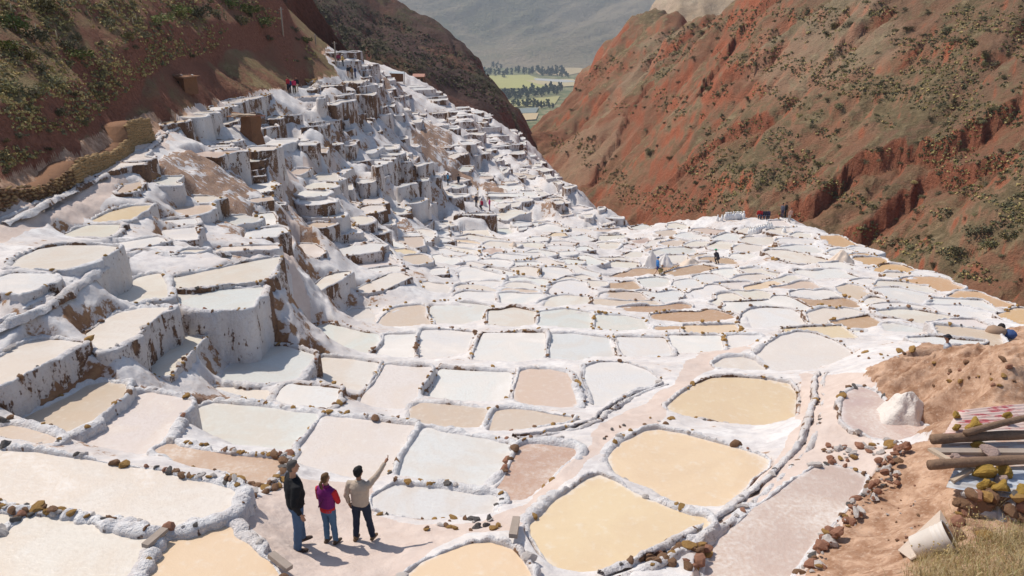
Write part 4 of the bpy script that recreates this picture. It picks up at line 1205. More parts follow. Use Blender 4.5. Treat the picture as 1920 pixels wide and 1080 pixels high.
def right_relief(X, Y, Z, col):
    sc = np.clip(Y / 130, .6, 2.4)
    a = X * .8 + Y * .35; b = X * .35 - Y * .8        # along and across the fall line
    Z = Z + ridged(a * .018, b * .06, 5, 60) * 2.0 * sc + fbm(X * .05, Y * .05, o=5, seed=61) * 2.2 * sc + fbm(X * .3, Y * .3, o=5, seed=62, gain=.6) * 1.25
    gl = ridged(a * .03, b * .13, 3, 66)
    low = np.clip((.16 - (X / Y - .42) * .2) * 0 + 1, 0, 1)
    Z = Z - np.clip(gl - .4, 0, 1) * 4.0 * sc * low
    for pl, amp, fall in SCARP:
        w = np.array([unz(*q) for q in pl])
        d, sd, al = segdist(X, Y, w, False)
        jag = vnoise(al * .25, al * 0 + 3, seed=70) * 1.8 + vnoise(al * .9, al * 0 + 7, seed=71) * .8
        q = np.where(sd > 0, -d, d) + jag
        tot = np.sum(np.hypot(*np.diff(w[:, :2], axis=0).T))
        ends = np.clip(np.minimum(al, tot - al) / (tot * .12), 0, 1)
        Z = Z - np.clip(q / .8, 0, 1) * amp * np.exp(-np.maximum(q, 0) / fall) * ends
        col[..., 0] = np.maximum(col[..., 0], np.exp(-np.maximum(q, 0) / (fall * .8)) * (q > -.4) * ends * .95)
    t = X / Y
    n = fbm(X * .04, Y * .04, o=4, seed=81)
    lowred = np.clip((n * 1.5 + .12 - (Z + 26) * .03) * 2.2, 0, 1)
    col[..., 0] = np.maximum(col[..., 0], np.clip(lowred, 0, 1) * .5)
    col[..., 1] = np.clip(fbm(X * .03 + 9, Y * .03, o=4, seed=83) * 3 - .5, 0, .3)
    return Z
RMAT = hill_material('right_hillside_soil', ((.28, .135, .08), (.38, .245, .155), (.25, .155, .10)), ((.12, .10, .055), (.20, .155, .085), (.33, .255, .15)), 1.6, (.29, .10, .055), .95)
RHO, rt, rs, rZ = sheet('hillside', RH, (-.02, .86), (62, 900), (460, 430), RMAT, right_relief, 1e-3, extra=RHX)
rh, rcast = caster(rt, rs, rZ)

ML = [(985,245,322),(960,242,310),(975,215,340),(945,182,360),(922,150,385),(900,112,405),(870,92,425),(825,70,440),(780,52,460),(740,32,480),(700,14,495),(640,-25,520),(560,-60,540),
 (640,112,262),(700,128,265),(800,178,275),(880,210,285),(940,232,292),(760,110,350),(850,150,335),(900,170,335),(700,60,400),(600,60,340),(820,110,385),(880,130,375)]
MLX = []
for u, v, Z in ((985,243,325),(945,182,360),(900,112,405),(825,70,440),(740,32,480),(640,-25,520)):
    w = unz(u, v, Z); MLX += [(w[0] * 1.06 + 6, w[1] * 1.1, w[2] - 36), (w[0] * 1.2 + 10, w[1] * 1.35, w[2] - 130)]
for u, v, Z in ((640,120,230),(760,170,235),(880,222,245),(960,262,250)):
    w = unz(u, v, Z); MLX.append((w[0], w[1], w[2] - 14))
def ridge_relief(X, Y, Z, col):
    Z = Z + ridged(X * .022, Y * .012, 5, 90) * 7 + fbm(X * .05, Y * .05, o=5, seed=91) * 3.5
    q = ridged(X * .05 + Y * .01, Y * .02, 4, 95)
    Z = Z - np.clip(q - .4, 0, 1) * 9
    col[..., 0] = np.clip(fbm(X * .03, Y * .03, o=3, seed=96) * 1.6 - .3, 0, .25)
    return Z
MMAT = hill_material('ridge_soil', ((.105, .06, .05), (.15, .095, .07), (.09, .055, .05)), ((.06, .058, .032), (.10, .085, .045), (.15, .125, .07)), .55, (.16, .065, .045), .6)
MLO, mt_, ms_, mZ = sheet('ridge', ML, (-.45, .2), (215, 800), (230, 260), MMAT, ridge_relief, 1e-3, extra=MLX)
mh, mcast = caster(mt_, ms_, mZ)

PH = [(1190,95,690),(1212,40,682),(1222,22,675),(1255,0,690),(1300,-40,740),(1450,20,640),(1300,60,600),(1400,60,600),(1200,90,640),(1500,-60,720)]
PHX = [(80, 760, -150), (90, 850, -170), (300, 900, 10), (50, 680, -170), (70, 560, -170), (180, 560, -40)]
def pale_relief(X, Y, Z, col):
    return Z + ridged(X * .03, Y * .02, 5, 101) * 8 + fbm(X * .08, Y * .08, o=5, seed=102, gain=.6) * 5
PMAT = hill_material('pale_hill_soil', ((.56, .43, .30), (.66, .53, .39), (.46, .34, .23)), ((.24, .20, .12), (.36, .30, .20), (.42, .36, .25)), .6, (.40, .30, .22), .25)
sheet('hill', PH, (.08, .42), (520, 950), (110, 90), PMAT, pale_relief, 1e-3, extra=PHX)

ZV = -190.
MT = [(500,118,4350),(700,114,4350),(900,110,4300),(1000,112,4250),(1100,120,4100),(1250,120,4100),(1500,120,4100)]
MT += [(u, v, Zq) for u in (300, 600, 900, 1200, 1600) for v, Zq in ((60, 4700), (0, 5100), (-80, 5700), (-220, 6900))]
MTX = [(x, 4000, ZV - 25) for x in (-2600, -1200, -200, 300, 900, 2000)] + [(x, 3600, ZV - 80) for x in (-2600, 0, 2500)]
def mount_relief(X, Y, Z, col):
    k = np.clip((Z - ZV) / 150, 0, 1)
    a = X * .75 + Y * .66; b = X * .66 - Y * .75
    Z = Z + k * (ridged(a * .0006, b * .0016, 4, 110) * 95 + ridged(a * .0015, b * .006, 4, 111) * 26 + fbm(X * .004, Y * .004, o=5, seed=112) * 18)
    col[..., 1] = np.clip(fbm(X * .0012, Y * .0012, o=4, seed=113) * 2, 0, .5)
    return Z
TMAT = hill_material('mountain_soil', ((.27, .22, .14), (.36, .295, .19), (.235, .21, .13)), ((.15, .155, .08), (.20, .20, .11), (.28, .245, .15)), .02, (.20, .16, .12), .6)
sheet('mountain', MT, (-.62, .62), (3500, 7600), (330, 220), TMAT, mount_relief, 1e-3, extra=MTX)

# valley floor with fields, a river and belts of trees
VF = NT('valley_floor_earth', .95, .1)
p_ = VF.pos((.01, .01, .01)); a_ = VF.noise(.5, p_, 4); b_ = VF.noise(4, p_, 5, .7)
VF.color(VF.mix(VF.ramp(b_, .4, .62), VF.mix(VF.ramp(a_, .4, .6), (.22, .20, .10), (.30, .26, .15)), (.09, .12, .05)))
link('valley_floor', mk_mesh('valley_floor', [(-6000, 350, ZV - 2), (6000, 350, ZV - 2), (6000, 9000, ZV - 2), (-6000, 9000, ZV - 2)], [(0, 1, 2, 3)], [VF.m]), kind='structure')
FIELDS = [('field', (.38, .36, .13), [(905,142),(990,140),(1020,150),(1045,160),(1010,166),(905,166)], .4),
 ('field', (.46, .38, .22), [(985,151),(1075,148),(1090,160),(1050,163),(1010,158)], .7),
 ('field', (.36, .33, .14), [(940,190),(1050,180),(1040,196),(945,202)], .4),
 ('field', (.42, .33, .19), [(1000,130),(1070,124),(1110,132),(1060,142),(1010,140)], .5),
 ('river', (.20, .23, .22), [(930,206),(1010,202),(1005,212),(930,214)], .9),
 ('river', (.42, .42, .40), [(1000,147),(1060,150),(1085,153),(1060,155),(1005,151)], 1.1),
 ('field', (.50, .38, .22), [(980,213),(1010,212),(1005,224),(975,226)], .6)]
for nm, c, pl, lift in FIELDS:
    w, _ = unplane(np.array([q[0] for q in pl], float), np.array([q[1] for q in pl], float), ZV)
    link(nm, mk_mesh(nm, [(a, b, ZV + lift) for a, b, _z in w], [tuple(range(len(w)))], [plain(nm + '_surface', c, .9, .25, .01, 0, obj=False)], False), kind='structure')

# ------------------------------------------------------------------ foliage
def leafy(name, n, shape, mats, leaf=.12, seed=0, squash=1.0, trunk=None):
    """crown of many small leaf faces through an uneven volume"""
    r = random.Random(seed); V = []; F = []; MI = []
    lobes = [(Vector((r.uniform(-.5, .5), r.uniform(-.5, .5), r.uniform(.2, .75) * squash)), r.uniform(.28, .5)) for _ in range(5)] if shape == 'bush' else \
            [(Vector((r.uniform(-.14, .14), r.uniform(-.14, .14), .22 + .13 * k)), .26 * (1 - k * .11) * r.uniform(.8, 1.15)) for k in range(6)]
    for i in range(n):
        c, rad = r.choice(lobes)
        d = Vector((r.gauss(0, 1), r.gauss(0, 1), r.gauss(0, 1))).normalized()
        q = c + Vector((d.x, d.y, d.z * squash)) * rad * (r.random() ** .4)
        q.z = max(q.z, .02)
        a = Vector((r.gauss(0, 1), r.gauss(0, 1), r.gauss(0, 1))).normalized(); b = a.orthogonal().normalized()
        b = (b + d * .6).normalized()
        s_ = leaf * r.uniform(.6, 1.4)
        k = len(V); V += [q - a * s_ * .5, q + b * s_ * .55, q + a * s_ * .5, q - b * s_ * .55]; F.append((k, k + 1, k + 2, k + 3)); MI.append(0 if r.random() < .6 else 1)
    me = mk_mesh(name, V, F, mats, False)
    me.polygons.foreach_set('material_index', MI)
    return me
def leafmat(name, c):
    M = NT(name, .8, .15); oi = M.n('ShaderNodeObjectInfo')
    M.color(M.mix(oi.outputs['Random'], tuple(k * .7 for k in c), tuple(min(k * 1.35, .8) for k in c))); return M.m
LG = [leafmat('grey_green_leaves', (.15, .14, .08)), leafmat('dark_leaves', (.105, .098, .055)), leafmat('olive_leaves', (.20, .175, .07)), leafmat('straw_leaves', (.36, .28, .12)), leafmat('green_leaves', (.11, .145, .04)), leafmat('tree_leaves', (.045, .07, .03)), leafmat('tree_dark_leaves', (.028, .045, .025))]
BARK = plain('bark', (.16, .12, .09))
bushes = [leafy('foliage', 420, 'bush', [LG[a], LG[b]], .10, 5 + k, .75) for k, (a, b) in enumerate(((0,1),(0,2),(2,0),(1,0),(3,2),(4,2)))]
def stemmesh(k):
    m = MB(); r = random.Random(k)
    for _ in range(4): m.tube([(0,0,-.25), (r.uniform(-.15,.15), r.uniform(-.15,.15), .2), (r.uniform(-.4,.4), r.uniform(-.4,.4), .5)], [.035,.025,.012], 5)
    return m.mesh('stem', [BARK])
stems = [stemmesh(k) for k in range(3)]
def shrub(loc, size, kind, label, group, simple=True):
    o = empty('shrub', loc, random.uniform(0, 6.3), label=label, category='shrub', group=group)
    s_ = size
    o.scale = (s_, s_, s_ * random.uniform(.75, 1.05))
    link('foliage', bushes[kind], o); link('stem', random.choice(stems), o)
    return o
TUFTS = []   # many small clumps joined: ground cover
def cover(name, pts, mats, leaf, nl, seed):
    r = np.random.default_rng(seed); n = len(pts)
    P = np.repeat(np.array([p[:3] for p in pts]), nl, 0); S = np.repeat(np.array([p[3] for p in pts]), nl)
    d = r.normal(size=(n * nl, 3)); d /= np.linalg.norm(d, axis=1)[:, None]; d[:, 2] = np.abs(d[:, 2]) * .7
    C = P + d * S[:, None] * (r.random((n * nl, 1)) ** .5)
    a = r.normal(size=C.shape); a /= np.linalg.norm(a, axis=1)[:, None]
    b = np.cross(a, d + 1e-3); b /= np.linalg.norm(b, axis=1)[:, None]
    L = (leaf * S * r.uniform(.6, 1.3, n * nl))[:, None]
    V = np.stack([C - a * L, C + b * L, C + a * L, C - b * L], 1).reshape(-1, 3)
    F = np.arange(len(V)).reshape(-1, 4)
    me = mk_mesh(name, V, F, mats, False)
    me.polygons.foreach_set('material_index', np.repeat(r.integers(0, len(mats), n), nl).astype(np.int32))
    return link(name, me, kind='stuff')

# valley trees
treeM = [leafy('crown', 120, 'tree', [LG[5], LG[6]], .16, 60 + k, 1) for k in range(4)]
tm = MB(); tm.tube([(0,0,-.06), (.01,0,.3), (0,.01,.8)], [.035,.025,.008], 6); TRK = tm.mesh('trunk', [BARK])
def valley_tree(u, v, h, label, grp):
    w, _ = unplane(np.array([float(u)]), np.array([float(v)]), ZV)
    o = empty('valley_tree', (w[0, 0], w[0, 1], ZV - 1), random.uniform(0, 6), label=label, category='tree', group=grp)
    o.scale = (h * random.uniform(.75, 1.2), h * random.uniform(.75, 1.2), h)
    link('crown', random.choice(treeM), o); link('trunk', TRK, o)
BELT = [(((905,142),(1060,136)), 30, 34, 5, 'dark green tree in the belt at the foot of the far mountain'), (((893,120),(1010,118)), 34, 30, 5, 'bluish green tree at the edge of the far slope behind the fields'), (((1000,132),(1065,142)), 22, 22, 5, 'small green tree among the pale fields of the far valley'),
        (((925,184),(1052,172)), 50, 25, 5, 'tall dark tree in the belt before the yellow valley field'), (((960,198),(1040,200)), 22, 17, 3, 'low round tree beside the river in the valley'), (((890,112),(940,128)), 16, 34, 5, 'tall tree at the left end of the far valley wood')]
for (a, b), n, h, sp, lab in BELT:
    for k in range(n):
        f = (k + random.random()) / n
        valley_tree(a[0] + (b[0] - a[0]) * f, a[1] + (b[1] - a[1]) * f + random.uniform(-sp, sp), h * random.uniform(.7, 1.2), lab + (', left part', ', middle part', ', right part')[int(f * 2.999)], lab.replace('tree', 'trees', 1))
# ------------------------------------------------------------------ stones
def rockmesh(seed, mats, sub=2, rough=.35):
    bm = bmesh.new(); bmesh.ops.create_icosphere(bm, subdivisions=sub, radius=1)
    r = random.Random(seed); o = Vector([r.uniform(-50, 50) for _ in range(3)])
    cuts = [(Vector((r.gauss(0,1), r.gauss(0,1), r.gauss(0,1))).normalized(), r.uniform(.38, .8)) for _ in range(10)]
    for v in bm.verts:
        d = v.co.normalized(); k = 1.0
        for n, h in cuts:
            q = d.dot(n)
            if q > h: k = min(k, h / q)
        n_ = float(vnoise(np.array([d.x * 1.6 + o.x]), np.array([d.y * 1.6 + o.y]), np.array([d.z * 1.6 + o.z]))[0])
        v.co = d * k * (1 + rough * .5 * n_) * 1.1
        v.co.x *= 1.25; v.co.z *= .8
    me = bpy.data.meshes.new('stone'); bm.to_mesh(me); bm.free()
    for m in mats: me.materials.append(m)
    return me
STONES = {k: [rockmesh(100 * k + j, [ROCKS[k]], 2 if j < 3 else 1) for j in range(4)] for k in range(5)}
def stone(loc, r, kind, parent, name='stone'):
    o = link(name, random.choice(STONES[kind][:3] if r > .09 else STONES[kind]), parent)
    o.location = loc; o.rotation_euler = (random.uniform(-.4, .4), random.uniform(-.4, .4), random.uniform(0, 6.3))
    o.scale = (r * random.uniform(.85, 1.2), r * random.uniform(.8, 1.1), r * random.uniform(.75, 1.15))
    return o
# rim stones: singly on the near ponds, joined on the far ones
STONY = {'P1':3.2,'P9':2.4,'P8':1.6,'P10':1.6,'P12':1.3,'P15':1.3,'P6':.8,'P7':.9,'P21':1.5,'P16':.35,'P17':.3,'P19':.7,'P18':.4,'P4':.5,'P2':.8,'P5':1.2,'P20':1.2,'M2':1.,'M3':.9,'L8':1.1,'L10':1.,'L6':.9}
for p in PONDS:
    if p.small: continue
    n = len(p.ring); L = np.hypot(*(np.roll(p.ring, -1, 0) - p.ring).T)
    dens = STONY.get(p.id, .55 if p.Z < 40 else .3) * (2.6 if p.id[0] in 'MNQ' else 1.9)
    far = p.Z > 34
    mb = MB(); prev = -9
    clump = vnoise(p.ring[:, 0] * .7, p.ring[:, 1] * .7, seed=300)
    for i in range(n):
        if p.Z > 125: break
        if random.random() > dens * L[i] * (2.2 if clump[i] > .1 else .45): continue
        r = random.choice((.035, .045, .055, .065, .085)) * random.uniform(.8, 1.25) * (1.35 if p.Z < 20 else 1.0 + p.Z * .003)
        q = p.ring[i] + p.nor[i] * p.wd[i] * random.uniform(.3, .85)
        k = random.choices((0, 1, 2, 3, 4), (.36, .28, .1, .2, .06))[0]
        if not far:
            stone((q[0] - p.c2[0], q[1] - p.c2[1], p.hr[i] * .7 + r * .1), r, k, p.wall)
        else:
            mb.ball((q[0] - p.c2[0], q[1] - p.c2[1], p.hr[i] + r * .3), (r * 1.2, r, r * .8), 6, 4, .25)
    if far and mb.V:
        o = mb.build('stones', ROCKS[0 if rng.random() < .5 else 1], p.wall); o['kind'] = 'stuff'

# ------------------------------------------------------------------ channels: a muddy groove between two crusted banks
MUD = plain('wet_mud', (.13, .075, .05), .45, .35, 5, .4, .03, spec=.5)
def lumpy(P, amp, sc, seed):
    return fbm(P[:, 0] * sc, P[:, 1] * sc, P[:, 2] * sc, 4, seed) * amp
def channel(px, w, label, bank=.07, lift=.02):
    pts_ = [ground(u, v)[0] for u, v in px]
    P = np.array([tuple(q) for q in pts_])
    L = np.concatenate([[0], np.cumsum(np.linalg.norm(np.diff(P, axis=0), axis=1))])
    st = max(.07, P[:, 1].mean() * 5 / FPX)
    t = np.arange(0, L[-1], st)
    C = np.stack([np.interp(t, L, P[:, k]) for k in range(3)], -1)
    for _ in range(3): C[1:-1] = (C[:-2] + C[1:-1] * 2 + C[2:]) / 4
    # keep the banks on or above the ground
    T = np.gradient(C[:, :2], axis=0); T /= np.maximum(np.hypot(*T.T), 1e-6)[:, None]
    N = np.stack([-T[:, 1], T[:, 0]], -1)
    wig = vnoise(t * .8, t * 0, seed=9) * .08
    C[:, :2] += N * wig[:, None]
    root = empty('water_channel', tuple(C[len(C) // 2]), label=label, category='channel', group='mud channels feeding the ponds')
    off = np.array(root.location)
    for s_ in (-1, 1):
        prof = [(.5, -.12), (.55, .02), (.75, .7), (1.15, 1.0), (1.7, .75), (2.2, .1), (2.6, -1.6)]
        rows = []
        hb = bank * (1 + .5 * vnoise(t * 1.5, t * 0 + s_, seed=13))
        for o_, h_ in prof:
            Q = np.column_stack([C[:, :2] + N * s_ * w * o_, C[:, 2] + lift + hb * h_])
            Q[:, :2] += N * (fbm(Q[:, 0] * 3.2, Q[:, 1] * 3.2, None, 3, 60 + int(o_ * 10)) * w * .55)[:, None]
            Q[:, 2] += lumpy(Q, .07, 4.5, 17 + s_); rows.append(Q)
        V = np.array(rows); m, n = V.shape[:2]
        ii = np.arange(m * n).reshape(m, n)
        F = np.stack([ii[:-1, :-1], ii[1:, :-1], ii[1:, 1:], ii[:-1, 1:]], -1).reshape(-1, 4)
        if s_ < 0: F = F[:, ::-1]
        b = link('bank', mk_mesh('bank', V.reshape(-1, 3) - off, F, [SALT]), root); b['dirt'] = .3
        for _ in range(int(L[-1] * .8) if P[:, 1].mean() < 34 else 0):
            k = random.randrange(len(C)); q = C[k] - off
            r = random.uniform(.045, .1)
            stone((q[0] + N[k, 0] * s_ * w * 1.2, q[1] + N[k, 1] * s_ * w * 1.2, q[2] + bank * .9), r, random.choice((0, 1, 3, 2, 3)), b)
    V = np.array([np.column_stack([C[:, :2] + N * w * o_, C[:, 2] + lift - .03]) for o_ in (-.56, .56)])
    n = V.shape[1]; ii = np.arange(2 * n).reshape(2, n)
    link('channel_bed', mk_mesh('channel_bed', V.reshape(-1, 3) - off, np.stack([ii[:-1, :-1], ii[1:, :-1], ii[1:, 1:], ii[:-1, 1:]], -1).reshape(-1, 4)[:, ::-1], [MUD]), root)
channel([(-60,640),(0,607),(57,583),(100,558),(130,540),(167,510),(200,493),(232,480),(262,470),(333,482),(430,474),(533,470)], .14, 'dark channel between crusted banks climbing the left steps to the ridge path')
channel([(0,420),(60,390),(130,355),(190,330),(240,302),(278,275),(295,256),(322,241),(362,230),(400,211),(432,200)], .16, 'muddy channel along the outer side of the left road')
channel([(1540,700),(1535,740),(1530,790),(1512,830),(1482,860),(1442,900),(1402,935),(1362,970),(1312,1000),(1252,1030),(1192,1062),(1130,1085)], .10, 'narrow dark channel curving past the three ochre ponds in the foreground')
channel([(630,350),(628,375),(650,410),(675,430),(710,452),(735,475),(757,505)], .14, 'thin channel running down the ridge among the middle white pans')
channel([(1245,720),(1182,745),(1132,770),(1120,790),(1070,806),(1005,818),(962,820)], .08, 'short channel along the upper side of the pink path', .06)

# ------------------------------------------------------------------ retaining wall above the left road
WSTONE = [plain('wall_stone_ochre', (.33, .215, .105), .92, .35, 5, .7, .04), plain('wall_stone_brown', (.30, .185, .095), .92, .35, 5, .7, .04), plain('wall_stone_dark', (.21, .13, .075), .92, .35, 5, .7, .04)]
EARTHM = plain('bare_earth', (.24, .125, .07), .95, .4, 3, .8, .06, obj=False)
wl = [(-110,440,28.6),(0,396,30.2),(75,366,33),(150,330,37.5),(205,300,42),(245,275,46.5),(285,258,50)]
Pw = np.array([unz(*q) for q in wl])
Pw[:, 2] = [float(hgt(q[0] + .35, q[1] - .35)) for q in Pw]
Lw = np.concatenate([[0], np.cumsum(np.hypot(*np.diff(Pw[:, :2], axis=0).T))])
wroot = empty('retaining_wall', tuple(Pw[1]), label='ochre dry stone retaining wall between the left road and the red hillside', category='wall')
wo = np.array(Pw[1])
def wp(s): return np.array([np.interp(s, Lw, Pw[:, k]) for k in range(3)])
core = MB(); tall = 1.0
s = 0
sec = []
while s <= Lw[-1]:
    a = wp(s); b = wp(min(s + .3, Lw[-1])) - wp(max(s - .3, 0)); tdir = b[:2] / np.hypot(*b[:2]); nrm = np.array([tdir[1], -tdir[0]])
    hh = tall * (.92 + .12 * math.sin(s * .7)) * (1 if s < Lw[-1] - 4 else 1.75)
    sec.append((a, nrm, hh)); s += .5
V = []
for a, nrm, hh in sec:
    for o_, z in ((.10, -.6), (-.06, hh - .06), (-1.5, hh - .02), (-2.2, hh - 1.2)):
        q = a[:2] + nrm * o_; V.append((q[0] - wo[0], q[1] - wo[1], a[2] + z - wo[2]))
n = len(sec); ii = np.arange(n * 4).reshape(n, 4)
F = np.stack([ii[:-1, :-1], ii[:-1, 1:], ii[1:, 1:], ii[1:, :-1]], -1).reshape(-1, 4)
link('wall_core', mk_mesh('wall_core', V, F, [EARTHM]), wroot)
wm = [rockmesh(900 + k, [WSTONE[k % 3]], 1, .2) for k in range(6)]
joined = MB(); cnt = 0
s = 0
while s < Lw[-1]:
    ln = random.uniform(.17, .34)
    a = wp(s + ln / 2); b = wp(min(s + .5, Lw[-1])) - wp(max(s - .3, 0)); tdir = b[:2] / np.hypot(*b[:2]); nrm = np.array([tdir[1], -tdir[0]])
    ang = math.atan2(tdir[1], tdir[0]); z = 0.0; hh = tall * (.92 + .12 * math.sin(s * .7)) * (1 if s < Lw[-1] - 4 else 1.75)
    while z < hh:
        hs = random.uniform(.11, .21)
        q = a[:2] + nrm * (.06 - .1 * z + random.uniform(-.03, .04)) + tdir * random.uniform(-.08, .08)
        loc = (q[0] - wo[0], q[1] - wo[1], a[2] + z + hs / 2 - wo[2])
        if cnt < 290 and s < 9:
            o = link('stone', random.choice(wm), wroot); o.location = loc; o.rotation_euler = (random.uniform(-.12, .12), random.uniform(-.12, .12), ang)
            o.scale = (ln * .44, .13, hs * .66); cnt += 1
        else:
            joined.ball(loc, (ln * .55 * abs(math.cos(ang)) + .1, ln * .55 * abs(math.sin(ang)) + .1, hs * .55), 6, 4, .2)
        z += hs * .92
    s += ln * .95
o = joined.build('stonework', WSTONE[0], wroot); o['kind'] = 'stuff'

# ------------------------------------------------------------------ foreground right: roof sheets, logs, stones, bucket
def corrug(name, corners, nwave, amp, mat, label):
    """sheet over 4 world corners (left-back, right-back, right-front, left-front), waves from back to front"""
    A, B, C_, D = [np.array(c, float) for c in corners]
    nu, nv = 10, nwave * 8
    V = []
    for j in range(nv + 1):
        f = j / nv
        for i in range(nu + 1):
            g = i / nu
            q = (A * (1 - g) + B * g) * (1 - f) + (D * (1 - g) + C_ * g) * f
            V.append((q[0], q[1], q[2] + amp * math.sin(f * nwave * 2 * math.pi) + .012 * math.sin(g * 5 + f * 3)))
    idx_ = np.arange((nv + 1) * (nu + 1)).reshape(nv + 1, nu + 1)
    F = np.stack([idx_[:-1, :-1], idx_[1:, :-1], idx_[1:, 1:], idx_[:-1, 1:]], -1).reshape(-1, 4)
    c = np.array(V).mean(0)
    o = link(name, mk_mesh(name, np.array(V) - c, F, [mat]), label=label, category='roof sheet', group='roof sheets over the stone heap')
    o.location = c
    md = o.modifiers.new('thick', 'SOLIDIFY'); md.thickness = .006
    return o
def onz(u, v, z): return tuple(unplane(np.array([float(u)]), np.array([float(v)]), z)[0][0])
def sheetmat(name, base, paint, rust, amt):
    M = NT(name, .55, .4); p = M.pos(); ps = M.pos((.6, 3.5, 1))
    a = M.noise(2.2, ps, 5, .7); b = M.noise(7, p, 5, .7)
    c = M.mix(M.ramp(a, .62 - amt * .3, .70 - amt * .3), base, paint)
    M.color(M.mix(M.ramp(b, .6, .72), c, rust)); M.bump(b, .15, .01); return M.m
Zr = (-7.38, -7.48, -7.58)
corrug('roof_sheet', (onz(1797, 770, Zr[0]), onz(2010, 748, Zr[0] + .05), onz(2010, 806, Zr[0]), onz(1768, 818, Zr[0] - .04)), 9, .014, sheetmat('sheet_pink', (.60, .47, .42), (.46, .10, .11), (.42, .22, .14), .35), 'faded pink and red corrugated sheet at the back of the roof')
corrug('roof_sheet', (onz(1768, 812, Zr[1] + .04), onz(2010, 800, Zr[1] + .06), onz(2010, 872, Zr[1]), onz(1760, 876, Zr[1])), 9, .014, sheetmat('sheet_pale', (.58, .52, .48), (.52, .36, .28), (.45, .26, .16), .45), 'pale rusty corrugated sheet under the two thick logs')
corrug('roof_sheet', (onz(1796, 866, Zr[2] + .05), onz(2010, 866, Zr[2] + .07), onz(2010, 950, Zr[2] - .03), onz(1774, 913, Zr[2])), 8, .014, sheetmat('sheet_zinc', (.50, .54, .60), (.46, .44, .43), (.42, .24, .15), .4), 'bluish zinc corrugated sheet at the front edge of the roof')
WOOD = plain('weathered_log', (.21, .135, .09), .92, .7, 5, 1.0, .03); WOOD2 = plain('pale_plank', (.46, .36, .27), .88, .3, 5, .5, .01); WOOD3 = plain('grey_plank', (.34, .28, .235), .9, .3, 5, .5, .01)
ENDW = plain('cut_wood_end', (.50, .40, .30), .9, .2, 8)
def log(name, a, b, r, mat, label, group, cat='log'):
    a, b = Vector(a), Vector(b); c = (a + b) / 2
    m = MB(); n = 14; pts_ = []; rad = []
    for i in range(n):
        f = i / (n - 1)
        pts_.append(a.lerp(b, f) - c + Vector((0, 0, .02 * math.sin(f * 4))) ); rad.append(r * (1 + .05 * math.sin(i * 2.1)) * (1 - .1 * f))
    m.tube(pts_, rad, 12)
    o = m.build(name, mat, None, True, label=label, category=cat, group=group); o.location = c; return o
LGRP = 'logs weighing down the roof'
log('log', onz(1748, 824, Zr[1] + .17), onz(2020, 812, Zr[1] + .19), .095, WOOD, 'thick weathered log across the middle of the roof, its end nearest the path', LGRP)
log('log', onz(1742, 872, Zr[1] + .14), onz(2020, 858, Zr[1] + .2), .09, WOOD, 'thick grey log just behind the heap of big yellow stones', LGRP)
log('log', onz(1810, 812, Zr[0] + .22), onz(1990, 768, Zr[0] + .46), .065, WOOD, 'thinner log slanting up from the middle log to the right', LGRP)
def plank(a, b, w, th, mat, label, name='plank'):
    a, b = Vector(a), Vector(b); d = b - a; c = (a + b) / 2
    m = MB(); m.box((0, 0, 0), (d.length, w, th), d.to_track_quat('X', 'Z').to_matrix(), .006)
    o = m.build(name, mat, None, label=label, category='plank', group='planks lying about'); o.location = c; return o
plank(onz(1750, 846, Zr[1] + .05), onz(2020, 848, Zr[1] + .08), .16, .07, WOOD3, 'long squared grey beam between the two thick logs')
plank(onz(1744, 842, Zr[1] + .10), onz(1788, 868, Zr[1] + .16), .1, .05, WOOD2, 'short pale board leaning between grey beam and front log')
plank(onz(1785, 902, Zr[2] + .04), onz(1820, 880, Zr[2] + .14), .09, .06, WOOD2, 'short brown board left of the yellow stones on the zinc sheet')
YST = plain('yellow_stone', (.50, .31, .07), .92, .4, 6, .9, .06); YST2 = plain('pinkish_rock', (.50, .36, .31), .92, .3, 6, .9, .05)
ym = [rockmesh(500 + k, [YST], 3, .6) for k in range(4)]; pm = [rockmesh(520 + k, [YST2], 3, .6) for k in range(2)]
def roofstone(u, v, z, r, me, label):
    q = onz(u, v, z + r * .55)
    o = link('roof_stone', me, label=label, category='stone', group='stones weighing down the roof'); o.location = q
    o.scale = (r, r * .85, r * .9); o.rotation_euler = (random.uniform(-.3, .3), random.uniform(-.3, .3), random.uniform(0, 6.3))
for u, v, z, r, me, lab in ((1840, 886, Zr[2], .21, ym[0], 'biggest yellow stone on the zinc sheet, at the left of its heap'), (1884, 884, Zr[2], .19, ym[1], 'long yellow stone behind the right half of the heap on zinc sheet'),
    (1850, 908, Zr[2], .14, ym[2], 'small yellow stone in front of the biggest one on zinc sheet'), (1882, 914, Zr[2], .16, ym[3], 'flat yellow stone at the front of the heap near sheet edge'), (1915, 922, Zr[2], .14, ym[0], 'yellow stone at the front right end of the heap on zinc sheet'),
    (1872, 897, Zr[2], .1, pm[0], 'small pinkish rock squeezed among the yellow stones on zinc sheet'), (1793, 778, Zr[0], .11, ym[1], 'pale yellow stone on the upper left corner of the pink sheet'), (1794, 801, Zr[0], .1, ym[2], 'flat pale yellow stone at the left edge of the pink sheet'),
    (1832, 797, Zr[0], .19, ym[3], 'big dark yellow stone on the pink sheet beside the slanting log'), (1838, 836, Zr[1], .13, ym[0], 'yellow stone lying between the middle log and the grey beam'), (1791, 856, Zr[1], .13, pm[1], 'pale pinkish rock behind the short leaning board'),
    (1862, 854, Zr[1], .17, pm[0], 'big pinkish rock resting against the grey beam'), (1890, 780, Zr[0] + .1, .12, ym[1], 'yellow rock in the earth bank above the pink sheet')):
    roofstone(u, v, z, r, me, lab)
